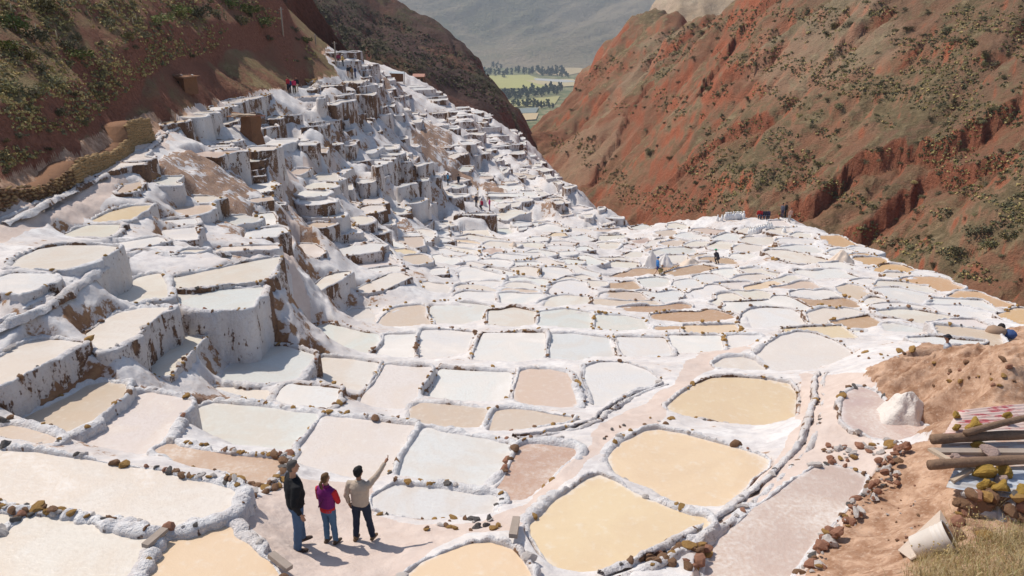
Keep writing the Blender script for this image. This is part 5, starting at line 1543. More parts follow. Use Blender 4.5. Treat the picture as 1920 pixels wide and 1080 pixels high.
# stones stacked beneath the front of the roof
sw = empty('stone_heap', tuple(ground(1850, 985)[0]), label='heap of dark loose stones stacked under the front edge of the zinc sheet', category='stone heap')
so = np.array(sw.location)
DARK = [ROCKS[1], ROCKS[4], ROCKS[0], ROCKS[2], YST]
for k in range(46):
    u = 1795 + 190 * ((k * .618) % 1) + random.uniform(-6, 6); row = k % 4
    v = 985 - row * 19 + (u - 1850) * .05
    q = np.array(onz(u, v, -8.12 + row * .16 + (u - 1800) * .0006))
    r = random.uniform(.09, .17)
    stone(tuple(q - so), r, random.choices((1, 4, 0, 2, 3), (4, 2, 2, 1, 1))[0], sw)
for u, v, r, k, lab in ((1793, 985, .16, 4, None), (1800, 1012, .15, 1, None), (1850, 1010, .15, 0, None), (1835, 1000, .12, 1, None)):
    q = np.array(ground(u, v)[0]); q[2] += r * .35; stone(tuple(q - so), r, k, sw)
# stones beside the red path
KER = plain('kerb_earth', (.36, .2, .12), .95, .4, 4, .9, .05, obj=False)
sb = empty('stone_bank', tuple(ground(1620, 950)[0]), label='crumbling bank of loose reddish stones along the left side of the red path', category='stone bank')
so = np.array(sb.location)
bl = [(1700,838),(1675,870),(1655,905),(1628,935),(1600,965),(1565,1000),(1540,1035),(1525,1070)]
for k in range(120):
    f = random.random() * (len(bl) - 1); i = int(f); g = f - i
    u = bl[i][0] * (1 - g) + bl[i + 1][0] * g + random.gauss(0, 10); v = bl[i][1] * (1 - g) + bl[i + 1][1] * g + random.gauss(0, 8)
    q = np.array(ground(u, v)[0]); r = random.choice((.03, .04, .05, .07, .09, .12)) * random.uniform(.8, 1.2)
    q[2] += r * .3 + max(0, .14 - abs(random.gauss(0, .1))); stone(tuple(q - so), r, random.choices((4, 1, 0, 3, 2), (6, 1, 1, 4, 1))[0], sb)
sb2 = empty('stone_bank', tuple(ground(1600, 850)[0]), label='short bank of pinkish lumps between the two dry crusted pans at right', category='stone bank')
so = np.array(sb2.location)
for k in range(46):
    u = random.uniform(1540, 1690); v = 848 + (u - 1600) * -.05 + random.gauss(0, 9)
    q = np.array(ground(u, v)[0]); r = random.choice((.04, .06, .08, .11)) * random.uniform(.8, 1.2); q[2] += r * .4
    stone(tuple(q - so), r, random.choices((3, 1, 4, 0), (5, 1, 3, 1))[0], sb2)
# loose stones and pebbles
for (u0, v0, du, dv, n, rr, lab, kinds) in ((870, 985, 70, 13, 22, (.05, .13), 'scatter of brown and grey stones on the platform edge beside the pale pond', (1, 2, 3, 0)), (1270, 1045, 60, 22, 26, (.07, .17), 'reddish rocks heaped below the channel at the bottom edge', (4, 1, 1, 0)),
    (455, 940, 26, 22, 16, (.07, .15), 'crumbled brown stones at the corner of the big cream pond', (1, 0, 3)), (512, 915, 22, 14, 9, (.08, .15), 'brown and ochre boulders beside the man in black', (1, 0, 3)), (1262, 800, 60, 20, 14, (.05, .12), 'stones scattered on the pink path between the ochre ponds', (3, 0, 1)),
    (1490, 1065, 60, 16, 14, (.05, .1), 'small rocks on the pink crust at the bottom edge', (1, 4, 3)), (1160, 812, 28, 14, 10, (.05, .1), 'grey and ochre stones at the bend of the pink path', (2, 0, 1)), (750, 958, 40, 9, 7, (.04, .09), 'few ochre stones right of the pointing man', (0, 1, 3)),
    (1258, 448, 6, 2, 6, (.2, .3), 'brown rocks on a ridge of the right flat', (1, 0)), (1446, 464, 9, 5, 9, (.2, .34), 'dark ochre rocks at a ridge corner of the right flat', (0, 1)), (1452, 487, 14, 2, 6, (.2, .3), 'ochre rocks in a line on the right flat', (0, 1)), (1390, 476, 8, 4, 6, (.2, .4), 'dark rocks and clods by a white heap on the right flat', (2, 1)),
    (1640, 668, 45, 7, 9, (.06, .14), 'tan stones on the white path between round pan and earth mound', (0, 1, 3)), (1830, 700, 80, 25, 22, (.03, .12), 'clods and ochre stones on the earth mound above the roof', (4, 1, 0)), (1690, 960, 40, 60, 26, (.015, .045), 'pebbles scattered on the red path', (4, 3, 1)),
    (1700, 660, 18, 5, 3, (.1, .2), 'few tan boulders at the top of the earth mound', (0, 1)), (588, 162, 12, 6, 14, (.5, .9), 'pile of ochre and white boulders beside the upper road', (0, 3, 3)), (1505, 478, 20, 4, 4, (.15, .25), 'stones by the outer edge of the right flat', (0, 1))):
    g0 = ground(u0, v0)[0]
    rt_ = empty('rock_group', tuple(g0), label=lab, category='rocks')
    for k in range(n):
        q = ground(u0 + random.uniform(-du, du), v0 + random.uniform(-dv, dv))[0]; r = random.uniform(*rr) * .8
        stone((q.x - g0.x, q.y - g0.y, q.z - g0.z + r * .35), r, random.choice(kinds), rt_)
# odd pieces lying on the rims
for (a, b, w, lab) in (((275, 1040), (312, 1008), .13, 'grey wooden plank stub lying across the lower left ridge'), ((510, 1055), (545, 1082), .12, 'brown plank at the platform edge beside the ochre pond'), ((968, 985), (962, 1020), .14, 'upright tan board stuck in the ridge by the big ochre pond')):
    qa, qb = ground(*a)[0], ground(*b)[0]; plank(qa + Vector((0, 0, .16)), qb + Vector((0, 0, .16)), w, .07, WOOD3, lab)
# bucket on a pale sheet
gb = ground(1742, 1035)[0]
bk = empty('bucket', tuple(gb + Vector((0, 0, .16))), label='dirty white plastic bucket lying tilted on a pale sheet in dry grass', category='bucket')
PL = plain('dirty_white_plastic', (.66, .60, .54), .55, .15, 3, .1, .005); PLI = plain('bucket_inside', (.42, .26, .16), .8, .3, 4)
m = MB(); ax = Vector((.62, -.22, .5)).normalized(); prof = [(.12, -.19), (.13, -.18), (.152, .06), (.158, .065), (.159, .077), (.154, .082), (.156, .115), (.162, .12), (.163, .132), (.158, .137), (.16, .165), (.166, .17), (.167, .2)]
def ring(prof_, n=28):
    M4 = ax.to_track_quat('Z', 'Y').to_matrix(); V = []; F = []
    for r, z in prof_:
        for k in range(n):
            w = 2 * math.pi * k / n; V.append(M4 @ Vector((r * math.cos(w), r * math.sin(w), z)))
    for i in range(len(prof_) - 1):
        for k in range(n): F.append((i * n + k, i * n + (k + 1) % n, (i + 1) * n + (k + 1) % n, (i + 1) * n + k))
    return V, F
sc2 = 1.25
V, F = ring([(r * sc2, z * sc2) for r, z in prof]); m.add(V, F)
n_ = 28; m.F.append(tuple(range(n_ - 1, -1, -1)))
m.build('body', PL, bk, True)
m = MB(); V, F = ring([(.160 * sc2, .2 * sc2), (.138 * sc2, .0), (.108 * sc2, -.17 * sc2)]); m.add(V, [f[::-1] for f in F]); m.F.append(tuple(range(2 * n_, 3 * n_))); m.build('inside', PLI, bk, True)
m = MB(); V, F = ring([(.169 * sc2, .2 * sc2), (.176 * sc2, .205 * sc2), (.172 * sc2, .213 * sc2), (.163 * sc2, .206 * sc2)]); m.add(V, F); m.build('rim', PL, bk, True)
GRN = plain('faded_green_print', (.16, .36, .26), .7, .4, 20)
m = MB(); M4 = ax.to_track_quat('Z', 'Y').to_matrix()
for k in range(9):
    w0 = -2.1 + .075 * k; z0 = -.06 + .03 * math.sin(k * 1.9)
    for j in range(2):
        zz0 = z0 - .035 * j
        r = (.1345 + (zz0 + .06) * .105) * sc2 + .0015
        c = [M4 @ Vector((r * math.cos(w), r * math.sin(w), z * sc2)) for w, z in ((w0, zz0), (w0 + .045, zz0 + .004), (w0 + .04, zz0 + .02), (w0 - .004, zz0 + .016))]
        m.add(c, [(0, 1, 2, 3)])
m.build('faded_print', GRN, bk)
sq = [(1682, 1038), (1762, 962), (1778, 990), (1758, 1030), (1705, 1056)]
Vs = [np.array(ground(*q)[0]) + np.array([0, 0, .07]) for q in sq]
CARD = plain('pale_cardboard', (.56, .46, .38), .9, .2, 3, .3, .01)
c0 = np.mean(Vs, 0); o = link('pale_sheet', mk_mesh('pale_sheet', [v - c0 for v in Vs], [tuple(range(5))[::-1]], [CARD], False), label='flat pale cardboard sheet beneath the tilted bucket', category='sheet'); o.location = c0
md = o.modifiers.new('thick', 'SOLIDIFY'); md.thickness = .02
# salt heap beside the roof
WSALT = plain('piled_salt', (.80, .765, .735), .85, .08, 2.5, .6, .05); WSALT2 = plain('raked_pinkish_salt', (.74, .67, .61), .88, .14, 5, .9, .06); PSALT = plain('pink_piled_salt', (.70, .58, .48), .88, .12, 2.5, .5, .05)
def heap(u, v, wpx, hpx, mat, label, flat=1.0, seed=0):
    g, Z = ground(u, v); r = wpx * Z / FPX / 2; h = hpx * pxm(v, Z)
    n, mrow = 40, 14; V = []; F = []
    for j in range(mrow + 1):
        f = j / mrow
        for k in range(n):
            w = 2 * math.pi * k / n
            rr = r * f * (1 + .22 * math.sin(w * 2 + seed) + .12 * math.sin(w * 5 + seed * 2))
            V.append((rr * math.cos(w), rr * math.sin(w) * flat, h * (1 - f ** 1.25)))
    V = np.array(V); sc_n = 3.5 / max(r, .3)
    V[:, 2] += fbm(V[:, 0] * sc_n + seed, V[:, 1] * sc_n, None, 4, seed) * h * .2
    V[:, 2] = np.where(np.arange(len(V)) >= mrow * n, -.25, V[:, 2])
    idx_ = np.arange((mrow + 1) * n).reshape(mrow + 1, n); i2 = np.roll(idx_, -1, 1)
    F = np.stack([idx_[:-1], idx_[1:], i2[1:], i2[:-1]], -1).reshape(-1, 4)
    o = link('salt_heap', mk_mesh('salt_heap', V, F, [mat]), label=label, category='salt heap', group='heaps of raked salt'); o.location = g
heap(1692, 790, 100, 58, WSALT2, 'white salt heap in the dry pan against the earth bank', 1, 1)
heap(1221, 502, 30, 32, WSALT, 'tall pointed white heap just left of the worker in blue', .8, 2)
heap(1246, 500, 34, 24, WSALT, 'lower white heap just right of the worker in blue', .8, 3)
heap(1578, 494, 50, 26, PSALT, 'peach coloured salt heap near the outer edge of the right flat', .7, 4)
heap(962, 464, 26, 11, PSALT, 'small tan heap in the hollow between white pans', .8, 5)
heap(1295, 497, 46, 13, PSALT, 'low pinkish heap beside the crouching worker', .7, 6)
heap(1138, 462, 20, 8, PSALT, 'little tan heap by the ridge at the left of the right flat', .7, 7)
heap(905, 384, 14, 18, WSALT, 'white heap on the orange work platform in the terraces', .8, 8)
# sacks
SACK = plain('white_woven_sack', (.80, .79, .78), .75, .08, 9, .3, .01); TIE = plain('sack_tie', (.45, .40, .34), .9)
m = MB(); m.tube([(0,0,0), (0,0,.06), (.01,0,.3), (0,.01,.55), (0,0,.68), (.01,0,.74)], [.2,.24,.25,.22,.1,.05], 10, [.15,.18,.19,.17,.09,.05]); SK1 = m.mesh('body', [SACK], True)
m = MB(); m.tube([(.005,0,.73), (.03,.01,.8), (.05,.0,.86)], [.045,.09,.1], 8); SK2 = m.mesh('gathered_top', [SACK], True)
m = MB(); m.tube([(0,0,.715), (.005,0,.75)], [.062,.062], 8); SK3 = m.mesh('tie', [TIE])
def flat_at(u, v):
    while True:
        g, Z = ground(u, v)
        if Z < 112 or v > 440: return g
        v += 1
def sack(u, v, label, group, s_=1.0):
    g = flat_at(u, v); o = empty('salt_sack', tuple(g), random.uniform(0, 6), label=label, category='sack', group=group); o.scale = (s_, s_, s_)
    link('body', SK1, o); link('gathered_top', SK2, o); link('tie', SK3, o)
for k in range(8): sack(1360 + k * 4.8, 408 - (k % 2) * 2, 'white sack in the tight block on the far plateau edge', 'block of white sacks on the plateau edge', 1.0)
for k in range(5): sack(1363 + k * 6.2, 403.5, 'white sack in the rear of the tight block on plateau', 'rear white sacks on the plateau edge', 1.0)
for k in range(2): sack(1345 + k * 8, 414, ('left', 'right')[k] + ' one of two short white sacks apart from the block', 'two short white sacks before the block', .8)
for k in range(11): sack(1404 + k * 4.1, 441 - k * 1.05, ('leftmost' if k == 0 else 'rightmost' if k == 10 else 'second third fourth fifth sixth seventh eighth ninth tenth'.split()[k - 1] + ' from left') + ' white sack in the slanting line among the pans', 'slanting line of white sacks', .95)
sack(1469, 441, 'single white sack standing alone right of the slanting line', 'lone white sack', 1.1)
# ------------------------------------------------------------------ huts, sheds, poles
ADOBE = plain('adobe', (.20, .10, .055), .95, .45, 2.5, .9, .08); DARKH = plain('dark_opening', (.02, .015, .012), .95, .1)
TIN = plain('pale_tin', (.46, .50, .53), .5, .12, 2, .1); CLAY = plain('clay_tile', (.42, .20, .13), .9, .25, 3)
g, Z = ground(343, 156); m_ = pxm(156, Z)
hut = empty('adobe_hut', tuple(g - Vector((0, 0, .75))), R(-25), label='small brown adobe hut with stone weighted roof on the left hillside', category='hut'); hut.scale = (.75, .75, .75)
m = MB(); m.box((0, 0, .75), (2.4, 1.8, 1.9), None, .05); m.build('walls', ADOBE, hut)
m = MB(); m.box((0, 0, 1.78), (3.0, 2.2, .12), Euler((.06, .04, 0)).to_matrix(), .06); m.build('roof', EARTHM, hut)
m = MB(); m.box((.1, -.92, 1.0), (.6, .05, .55)); m.build('window', DARKH, hut)
for k in range(14): stone((random.uniform(-1.4, 1.4), random.uniform(-1, 1), 1.9), random.uniform(.09, .18), random.choice((1, 3, 4)), hut)
g, Z = ground(474, 262); 
ah = empty('adobe_shed', tuple(g - Vector((0, 0, .4))), R(-30), label='brown earthen block with broken planks on top among the white terraces', category='shed')
bm_ = bmesh.new(); bmesh.ops.create_cube(bm_, size=1); bmesh.ops.subdivide_edges(bm_, edges=bm_.edges[:], cuts=9, use_grid_fill=True)
for v in bm_.verts:
    v.co = Vector((v.co.x * 1.25 * (1.1 - .5 * v.co.z), v.co.y * 1.1 * (1.1 - .5 * v.co.z), v.co.z * 2.6 + 1.0))
    n_ = float(fbm(np.array([v.co.x * 1.3]), np.array([v.co.y * 1.3]), np.array([v.co.z * .9]), 4, 3)[0]); v.co += Vector((v.co.x, v.co.y, 0)).normalized() * n_ * .3
me_ = bpy.data.meshes.new('walls'); bm_.to_mesh(me_); bm_.free(); me_.materials.append(ADOBE); link('walls', me_, ah)
for k, (x, y, rz, mt) in enumerate(((-1.2, -.5, .3, EARTHM), (-.6, -.8, -.25, WOOD), (-1.6, .2, .1, EARTHM), (-.1, -.6, .6, WOOD2), (-1.0, .5, -.4, WOOD), (.2, .3, .2, CLAY), (-.9, -.1, 1.1, WOOD3))):
    m = MB(); m.box((0, 0, 0), (1.9, .35, .07), None, .03); o = m.build('plank', mt, ah); o.location = (x * .8, y, 2.28 + .07 * (k % 4)); o.rotation_euler = (random.uniform(-.12, .12), random.uniform(-.15, .1), rz)
q = mcast(745, 150, 120, 500) or ground(745, 150); g = unz(745, 150, 225.)
sh = empty('open_shed', (g[0], g[1], g[2] - .5), R(15), label='open shed with pale blue tin roof at the far edge of terraces', category='shed')
m = MB(); m.box((0, 0, 2.6), (4.6, 3.4, .08), Euler((.12, .05, 0)).to_matrix()); m.build('roof', TIN, sh)
for x in (-1.9, 1.9):
    for y in (-1.4, 1.4):
        m = MB(); m.box((x, y, 1.0), (.16, .16, 3.4)); m.build('post', WOOD, sh)
m = MB(); m.box((0, 1.35, 1.1), (3.6, .1, 2.4)); m.build('back_wall', ADOBE, sh)
hq = mcast(786, 153, 120, 500)
g = hq[0] if hq else Vector(unz(786, 153, 290.))
hs = empty('small_house', tuple(g - Vector((0, 0, .3))), R(-4), label='little house with pinkish tiled roof below the dark ridge', category='house')
m = MB(); m.box((0, 0, 1.0), (3.6, 2.4, 2.2)); m.build('walls', ADOBE, hs)
m = MB(); m.add([(-2.1,-1.5,1.95),(2.1,-1.5,1.95),(2.1,1.5,1.95),(-2.1,1.5,1.95),(-2.1,0,2.9),(2.1,0,2.9)], [(0,1,5,4),(2,3,4,5),(0,4,3),(1,2,5),(3,2,1,0)]); m.build('roof', plain('pink_tile', (.55, .30, .23), .9, .2, 3), hs)
for x in (-1.2, 0, 1.2):
    m = MB(); m.box((x, -1.22, 1.0), (.5, .05, .9)); m.build('window', DARKH, hs)
POLE = plain('grey_pole_wood', (.34, .28, .23), .9, .2, 4)
for u, vb, vt, lab in ((531, 66, 14, 'tall wooden pole on the crest of the left hillside'), (592, 84, 64, 'short pole behind the shoulder of the left hillside'), (630, 124, 78, 'pole standing beside the upper road near the distant walkers'), (657, 98, 70, 'thin pole at the top white terrace')):
    g, Z = ground(u, vb); h = (vb - vt) * pxm(vb, Z)
    m = MB(); m.tube([(0, 0, -.5), (0, 0, h * .5), (.02, 0, h)], [.12, .105, .085], 8)
    rt_ = empty('utility_pole', tuple(g), .4, label=lab, category='pole', group='wooden utility poles')
    m.build('post', POLE, rt_, True)
    m = MB(); m.box((0, 0, h - .25), (.7, .07, .07)); m.build('crossarm', POLE, rt_)

# ------------------------------------------------------------------ plants
hill_poly = [(1010,228),(1080,146),(1180,80),(1300,45),(1440,5),(1920,2),(1920,555),(1760,508),(1560,428),(1400,396),(1190,408),(1120,370),(1060,318)]
def rnd_in(poly):
    xs = [q[0] for q in poly]; ys = [q[1] for q in poly]
    while True:
        u, v = random.uniform(min(xs), max(xs)), random.uniform(min(ys), max(ys))
        if inpoly(np.array([u]), np.array([v]), poly)[0]: return u, v
def where(u, v):
    a = 'upper' if v < 130 else ('middle' if v < 280 else 'lower'); b = 'left' if u < 1350 else ('middle' if u < 1620 else 'right')
    return a, b
BIG = [(1860,462,2.6,2),(1800,482,1.8,0),(1835,440,2.2,0),(1890,448,1.8,2),(1818,88,1.9,1),(1690,492,1.0,2),(1575,205,1.6,1),(1712,345,.9,4),(1500,220,1.0,4),(1560,55,1.6,1),(1590,48,1.3,0),(1315,63,1.5,1),(1220,290,1.6,1),(1255,300,1.2,1),(1790,80,1.5,0),(1850,110,1.6,0),(1700,60,1.4,1),(1735,120,1.3,0),(1490,295,1.1,0),(1620,310,1.3,0),(1530,310,1.2,2),(1650,290,1.2,0),(1680,60,1.1,1),(1330,170,1.4,1)]
nsh = 0
for k in range(268):
    if k < len(BIG): u, v, s_, kd = BIG[k]; kd_l = 'large'
    else:
        u, v = rnd_in(hill_poly); s_ = random.uniform(.45, 1.05); kd = random.choice((0, 0, 1, 1, 2, 3, 0)); kd_l = 'small' if s_ < .75 else 'round'
    c = rcast(u, v, 62, 700)
    if c is None: continue
    a, b = where(u, v)
    s_ *= (c[1] / 130) ** .45
    cn = ('grey green', 'dark', 'olive', 'dark grey', 'straw coloured', 'bright green')[kd]
    shrub(c[0] - Vector((0, 0, .1)), s_, kd, f'{kd_l} {cn} shrub on the {a} {b} part of the sunlit slope', f'shrubs on the {a} {b} of the sunlit slope')
left_poly = [(0,0),(510,0),(560,60),(600,110),(520,120),(430,95),(330,110),(260,150),(190,215),(90,285),(0,325)]
LB = [(30,60,2.0,4),(60,75,1.6,0),(45,110,1.5,2),(20,95,1.6,4),(150,110,1.6,4),(135,95,1.3,1),(60,185,1.6,1),(20,170,1.4,2),(110,160,1.3,1),(290,45,1.7,4),(310,35,1.5,2),(340,30,1.6,4),(375,30,1.7,3),(430,15,2.0,4),(470,30,2.0,4),(490,50,1.9,4),(450,45,1.6,1),(410,35,1.6,1),(555,60,1.4,3),(575,80,1.2,4),(270,70,1.2,3),(80,20,1.8,1),(240,70,1.1,1)]
for k in range(80):
    if k < len(LB): u, v, s_, kd = LB[k]; kd_l = 'large'
    else: u, v = rnd_in(left_poly); s_ = random.uniform(.35, .9); kd = random.choice((3, 2, 3, 0, 3, 2)); kd_l = 'small'
    g, Z = ground(u, v)
    if Z > 150: continue
    s_ *= (Z / 70) ** .35 * .95
    a = 'left end' if u < 170 else ('middle' if u < 370 else 'right end'); cn = ('grey green', 'dark', 'olive', 'dry', 'straw coloured', 'bright green')[kd] if kd != 4 else 'yellow green'
    b = 'upper' if v < 60 else 'lower'
    shrub(g - Vector((0, 0, .1)), s_, kd if kd != 4 else 5, f'{kd_l} {cn} shrub at the {a} of the {b} red hillside', f'shrubs at the {a} of the {b} red hillside')
# flower stalks of agaves
STK = plain('dry_stalk', (.50, .41, .26), .9, .2); AGV = plain('agave_leaf', (.22, .22, .12), .7, .3)
m = MB(); m.tube([(0,0,-.1), (.02,0,.6), (.05,.01,1.1)], [.035,.06,.035], 7); SKM = m.mesh('flower_stalk', [STK], True)
m = MB()
for k in range(11):
    w = k * 2.4; d = Vector((math.cos(w), math.sin(w), 0)); m.tube([d * .03, d * .22 + Vector((0,0,.22)), d * .42 + Vector((0,0,.2 + .1 * (k % 3)))], [.04,.045,.006], 4, [.012,.014,.004])
AGM = m.mesh('leaf_rosette', [AGV])
for k, (u, v, hp) in enumerate(((22,26,20),(69,66,22),(108,78,22),(111,96,14),(222,35,16),(226,30,12),(250,48,16),(256,42,14),(426,18,9),(424,38,10))):
    g, Z = ground(u, v); h = hp * pxm(v, Z)
    o = empty('agave', tuple(g), k, label='agave with pale dry flower stalk on the red hillside' if k > 3 else 'agave with tall pale flower stalk at the left end of hillside', category='agave', group='agaves with flower stalks' if k > 3 else 'agaves at the left end of the hillside')
    o.scale = (h / 1.1,) * 3
    link('flower_stalk', SKM, o); link('leaf_rosette', AGM, o)
# ground cover
pts_ = []
while len(pts_) < 6500:
    u, v = rnd_in(hill_poly)
    if float(vnoise(np.array([u * .012 + v * .01]), np.array([v * .03 - u * .012]), seed=200)[0]) + .5 * float(vnoise(np.array([u * .05]), np.array([v * .07]), seed=201)[0]) + random.uniform(-.25, .25) < .12: continue
    c = rcast(u, v, 62, 700)
    if c: pts_.append((c[0].x, c[0].y, c[0].z, random.uniform(.12, .36) * (c[1] / 110) ** .6))
cover('scrub_cover', pts_, [LG[0], LG[1], LG[2], LG[3]], .42, 9, 1)
pts_ = []
while len(pts_) < 3200:
    u, v = rnd_in(left_poly)
    if float(vnoise(np.array([u * .02]), np.array([v * .03]), seed=210)[0]) + random.uniform(-.5, .5) < -.05: continue
    g, Z = ground(u, v)
    if Z < 160: pts_.append((g.x, g.y, g.z, random.uniform(.08, .26) * (Z / 60) ** .6))
cover('scrub_cover', pts_, [LG[3], LG[3], LG[2], LG[0]], .36, 9, 2)
pts_ = []
mp = [(560,0),(660,0),(780,55),(870,95),(900,115),(920,150),(970,225),(900,190),(800,150),(700,110),(640,90),(600,60)]
for _ in range(1500):
    c = mcast(*rnd_in(mp), 215, 700)
    if c: pts_.append((c[0].x, c[0].y, c[0].z, random.uniform(.3, 1.0)))
cover('scrub_cover', pts_, [LG[1], LG[1], LG[0]], .42, 7, 3)
# dry grass in the lower right corner
STRAW = [leafmat('straw_blades', (.44, .33, .15)), leafmat('pale_straw_blades', (.56, .46, .27)), leafmat('green_blades', (.20, .23, .07))]
gp = [(1700,1085),(1725,1052),(1775,1020),(1800,1030),(1850,1010),(1930,985),(1990,1100),(1700,1100)]
V = []; F = []; MI = []
r = random.Random(4)
for _ in range(9000):
    u, v = rnd_in(gp) if r.random() < .93 else (r.uniform(1780, 1920), r.uniform(960, 1020))
    q = None
    if _ % 3 == 0 or not V: cg = ground(u, v)[0]
    q = cg + Vector((r.gauss(0, .07), r.gauss(0, .07), -.02))
    h = r.uniform(.06, .24); ln = Vector((r.gauss(0, .5), r.gauss(0, .5), 1)).normalized() * h
    sd = Vector((r.gauss(0, 1), r.gauss(0, 1), 0)).normalized() * r.uniform(.0015, .0035)
    bend = Vector((r.gauss(0, .3), r.gauss(0, .3), -.1)) * h
    k = len(V); V += [q - sd, q + sd, q + ln * .6 + sd * .8, q + ln * .6 - sd * .8, q + ln + bend]; F += [(k, k + 1, k + 2, k + 3), (k + 3, k + 2, k + 4)]
    mi = 2 if r.random() < .07 else (0 if r.random() < .6 else 1); MI += [mi, mi]
me = mk_mesh('dry_grass', V, F, STRAW, False); me.polygons.foreach_set('material_index', MI); link('dry_grass', me, kind='stuff')
V = []; F = []
for u, v, h in ((1815,985,.32),(1862,960,.5),(1905,945,.35),(1790,1025,.35),(1835,1020,.4),(1755,1060,.3),(1880,1030,.45),(1730,1050,.25),(1770,1075,.4)):
    g = ground(u, v)[0]; rt_ = empty('dry_weed', tuple(g), label=f'dry weed stem at the lower right among straw', category='weed', group='dry weeds among the straw')
    m = MB()
    for k in range(7):
        d = Vector((random.gauss(0, .35), random.gauss(0, .35), 1)).normalized(); m.tube([(0,0,-.05), d * h * .5, d * h + Vector((random.gauss(0,.04), random.gauss(0,.04), 0))], [.004,.003,.0015], 4)
    m.build('stems', STRAW[1], rt_)
    m = MB()
    for k in range(14): m.ball((random.gauss(0, .25 * h), random.gauss(0, .25 * h), h * random.uniform(.5, 1)), random.uniform(.006, .014), 5, 4)
    o = m.build('seed_heads', STRAW[0], rt_); o['kind'] = 'stuff'
# ------------------------------------------------------------------ people
def bake(name, mb, mat, parent, voxel, smooth=2, lump=0):
    """overlapping tapered solids fused into one continuous surface"""
    me = mb.mesh('tmp', [mat], True)
    o = bpy.data.objects.new('tmp', me); TMPS.collection.objects.link(o)
    md = o.modifiers.new('r', 'REMESH'); md.mode = 'VOXEL'; md.voxel_size = voxel; md.use_smooth_shade = True
    if smooth:
        ms = o.modifiers.new('s', 'SMOOTH'); ms.factor = .5; ms.iterations = smooth
    TMPS.view_layers[0].update(); dg = TMPS.view_layers[0].depsgraph
    out = bpy.data.meshes.new_from_object(o.evaluated_get(dg), depsgraph=dg)
    bpy.data.objects.remove(o)
    out.name = name; out.materials.clear(); out.materials.append(mat)
    if lump:
        co = np.empty(len(out.vertices) * 3, np.float32); out.vertices.foreach_get('co', co); co = co.reshape(-1, 3)
        nn = np.empty_like(co).ravel(); out.vertices.foreach_get('normal', nn); nn = nn.reshape(-1, 3)
        d = fbm(co[:, 0] * 9, co[:, 1] * 9, co[:, 2] * 13, 3, 5) * lump
        out.vertices.foreach_set('co', (co + nn * d[:, None]).astype(np.float32).ravel())
    out.polygons.foreach_set('use_smooth', np.ones(len(out.polygons), bool))
    return link(name, out, parent)
MATC = {}
TMPS = bpy.data.scenes.new('workbench')
def cloth(c, name='cloth', rough=.85):
    key = (name, c)
    if key not in MATC: MATC[key] = plain(name, c, rough, .18, 14, .35, .006)
    return MATC[key]
SKINC = (.42, .23, .15)
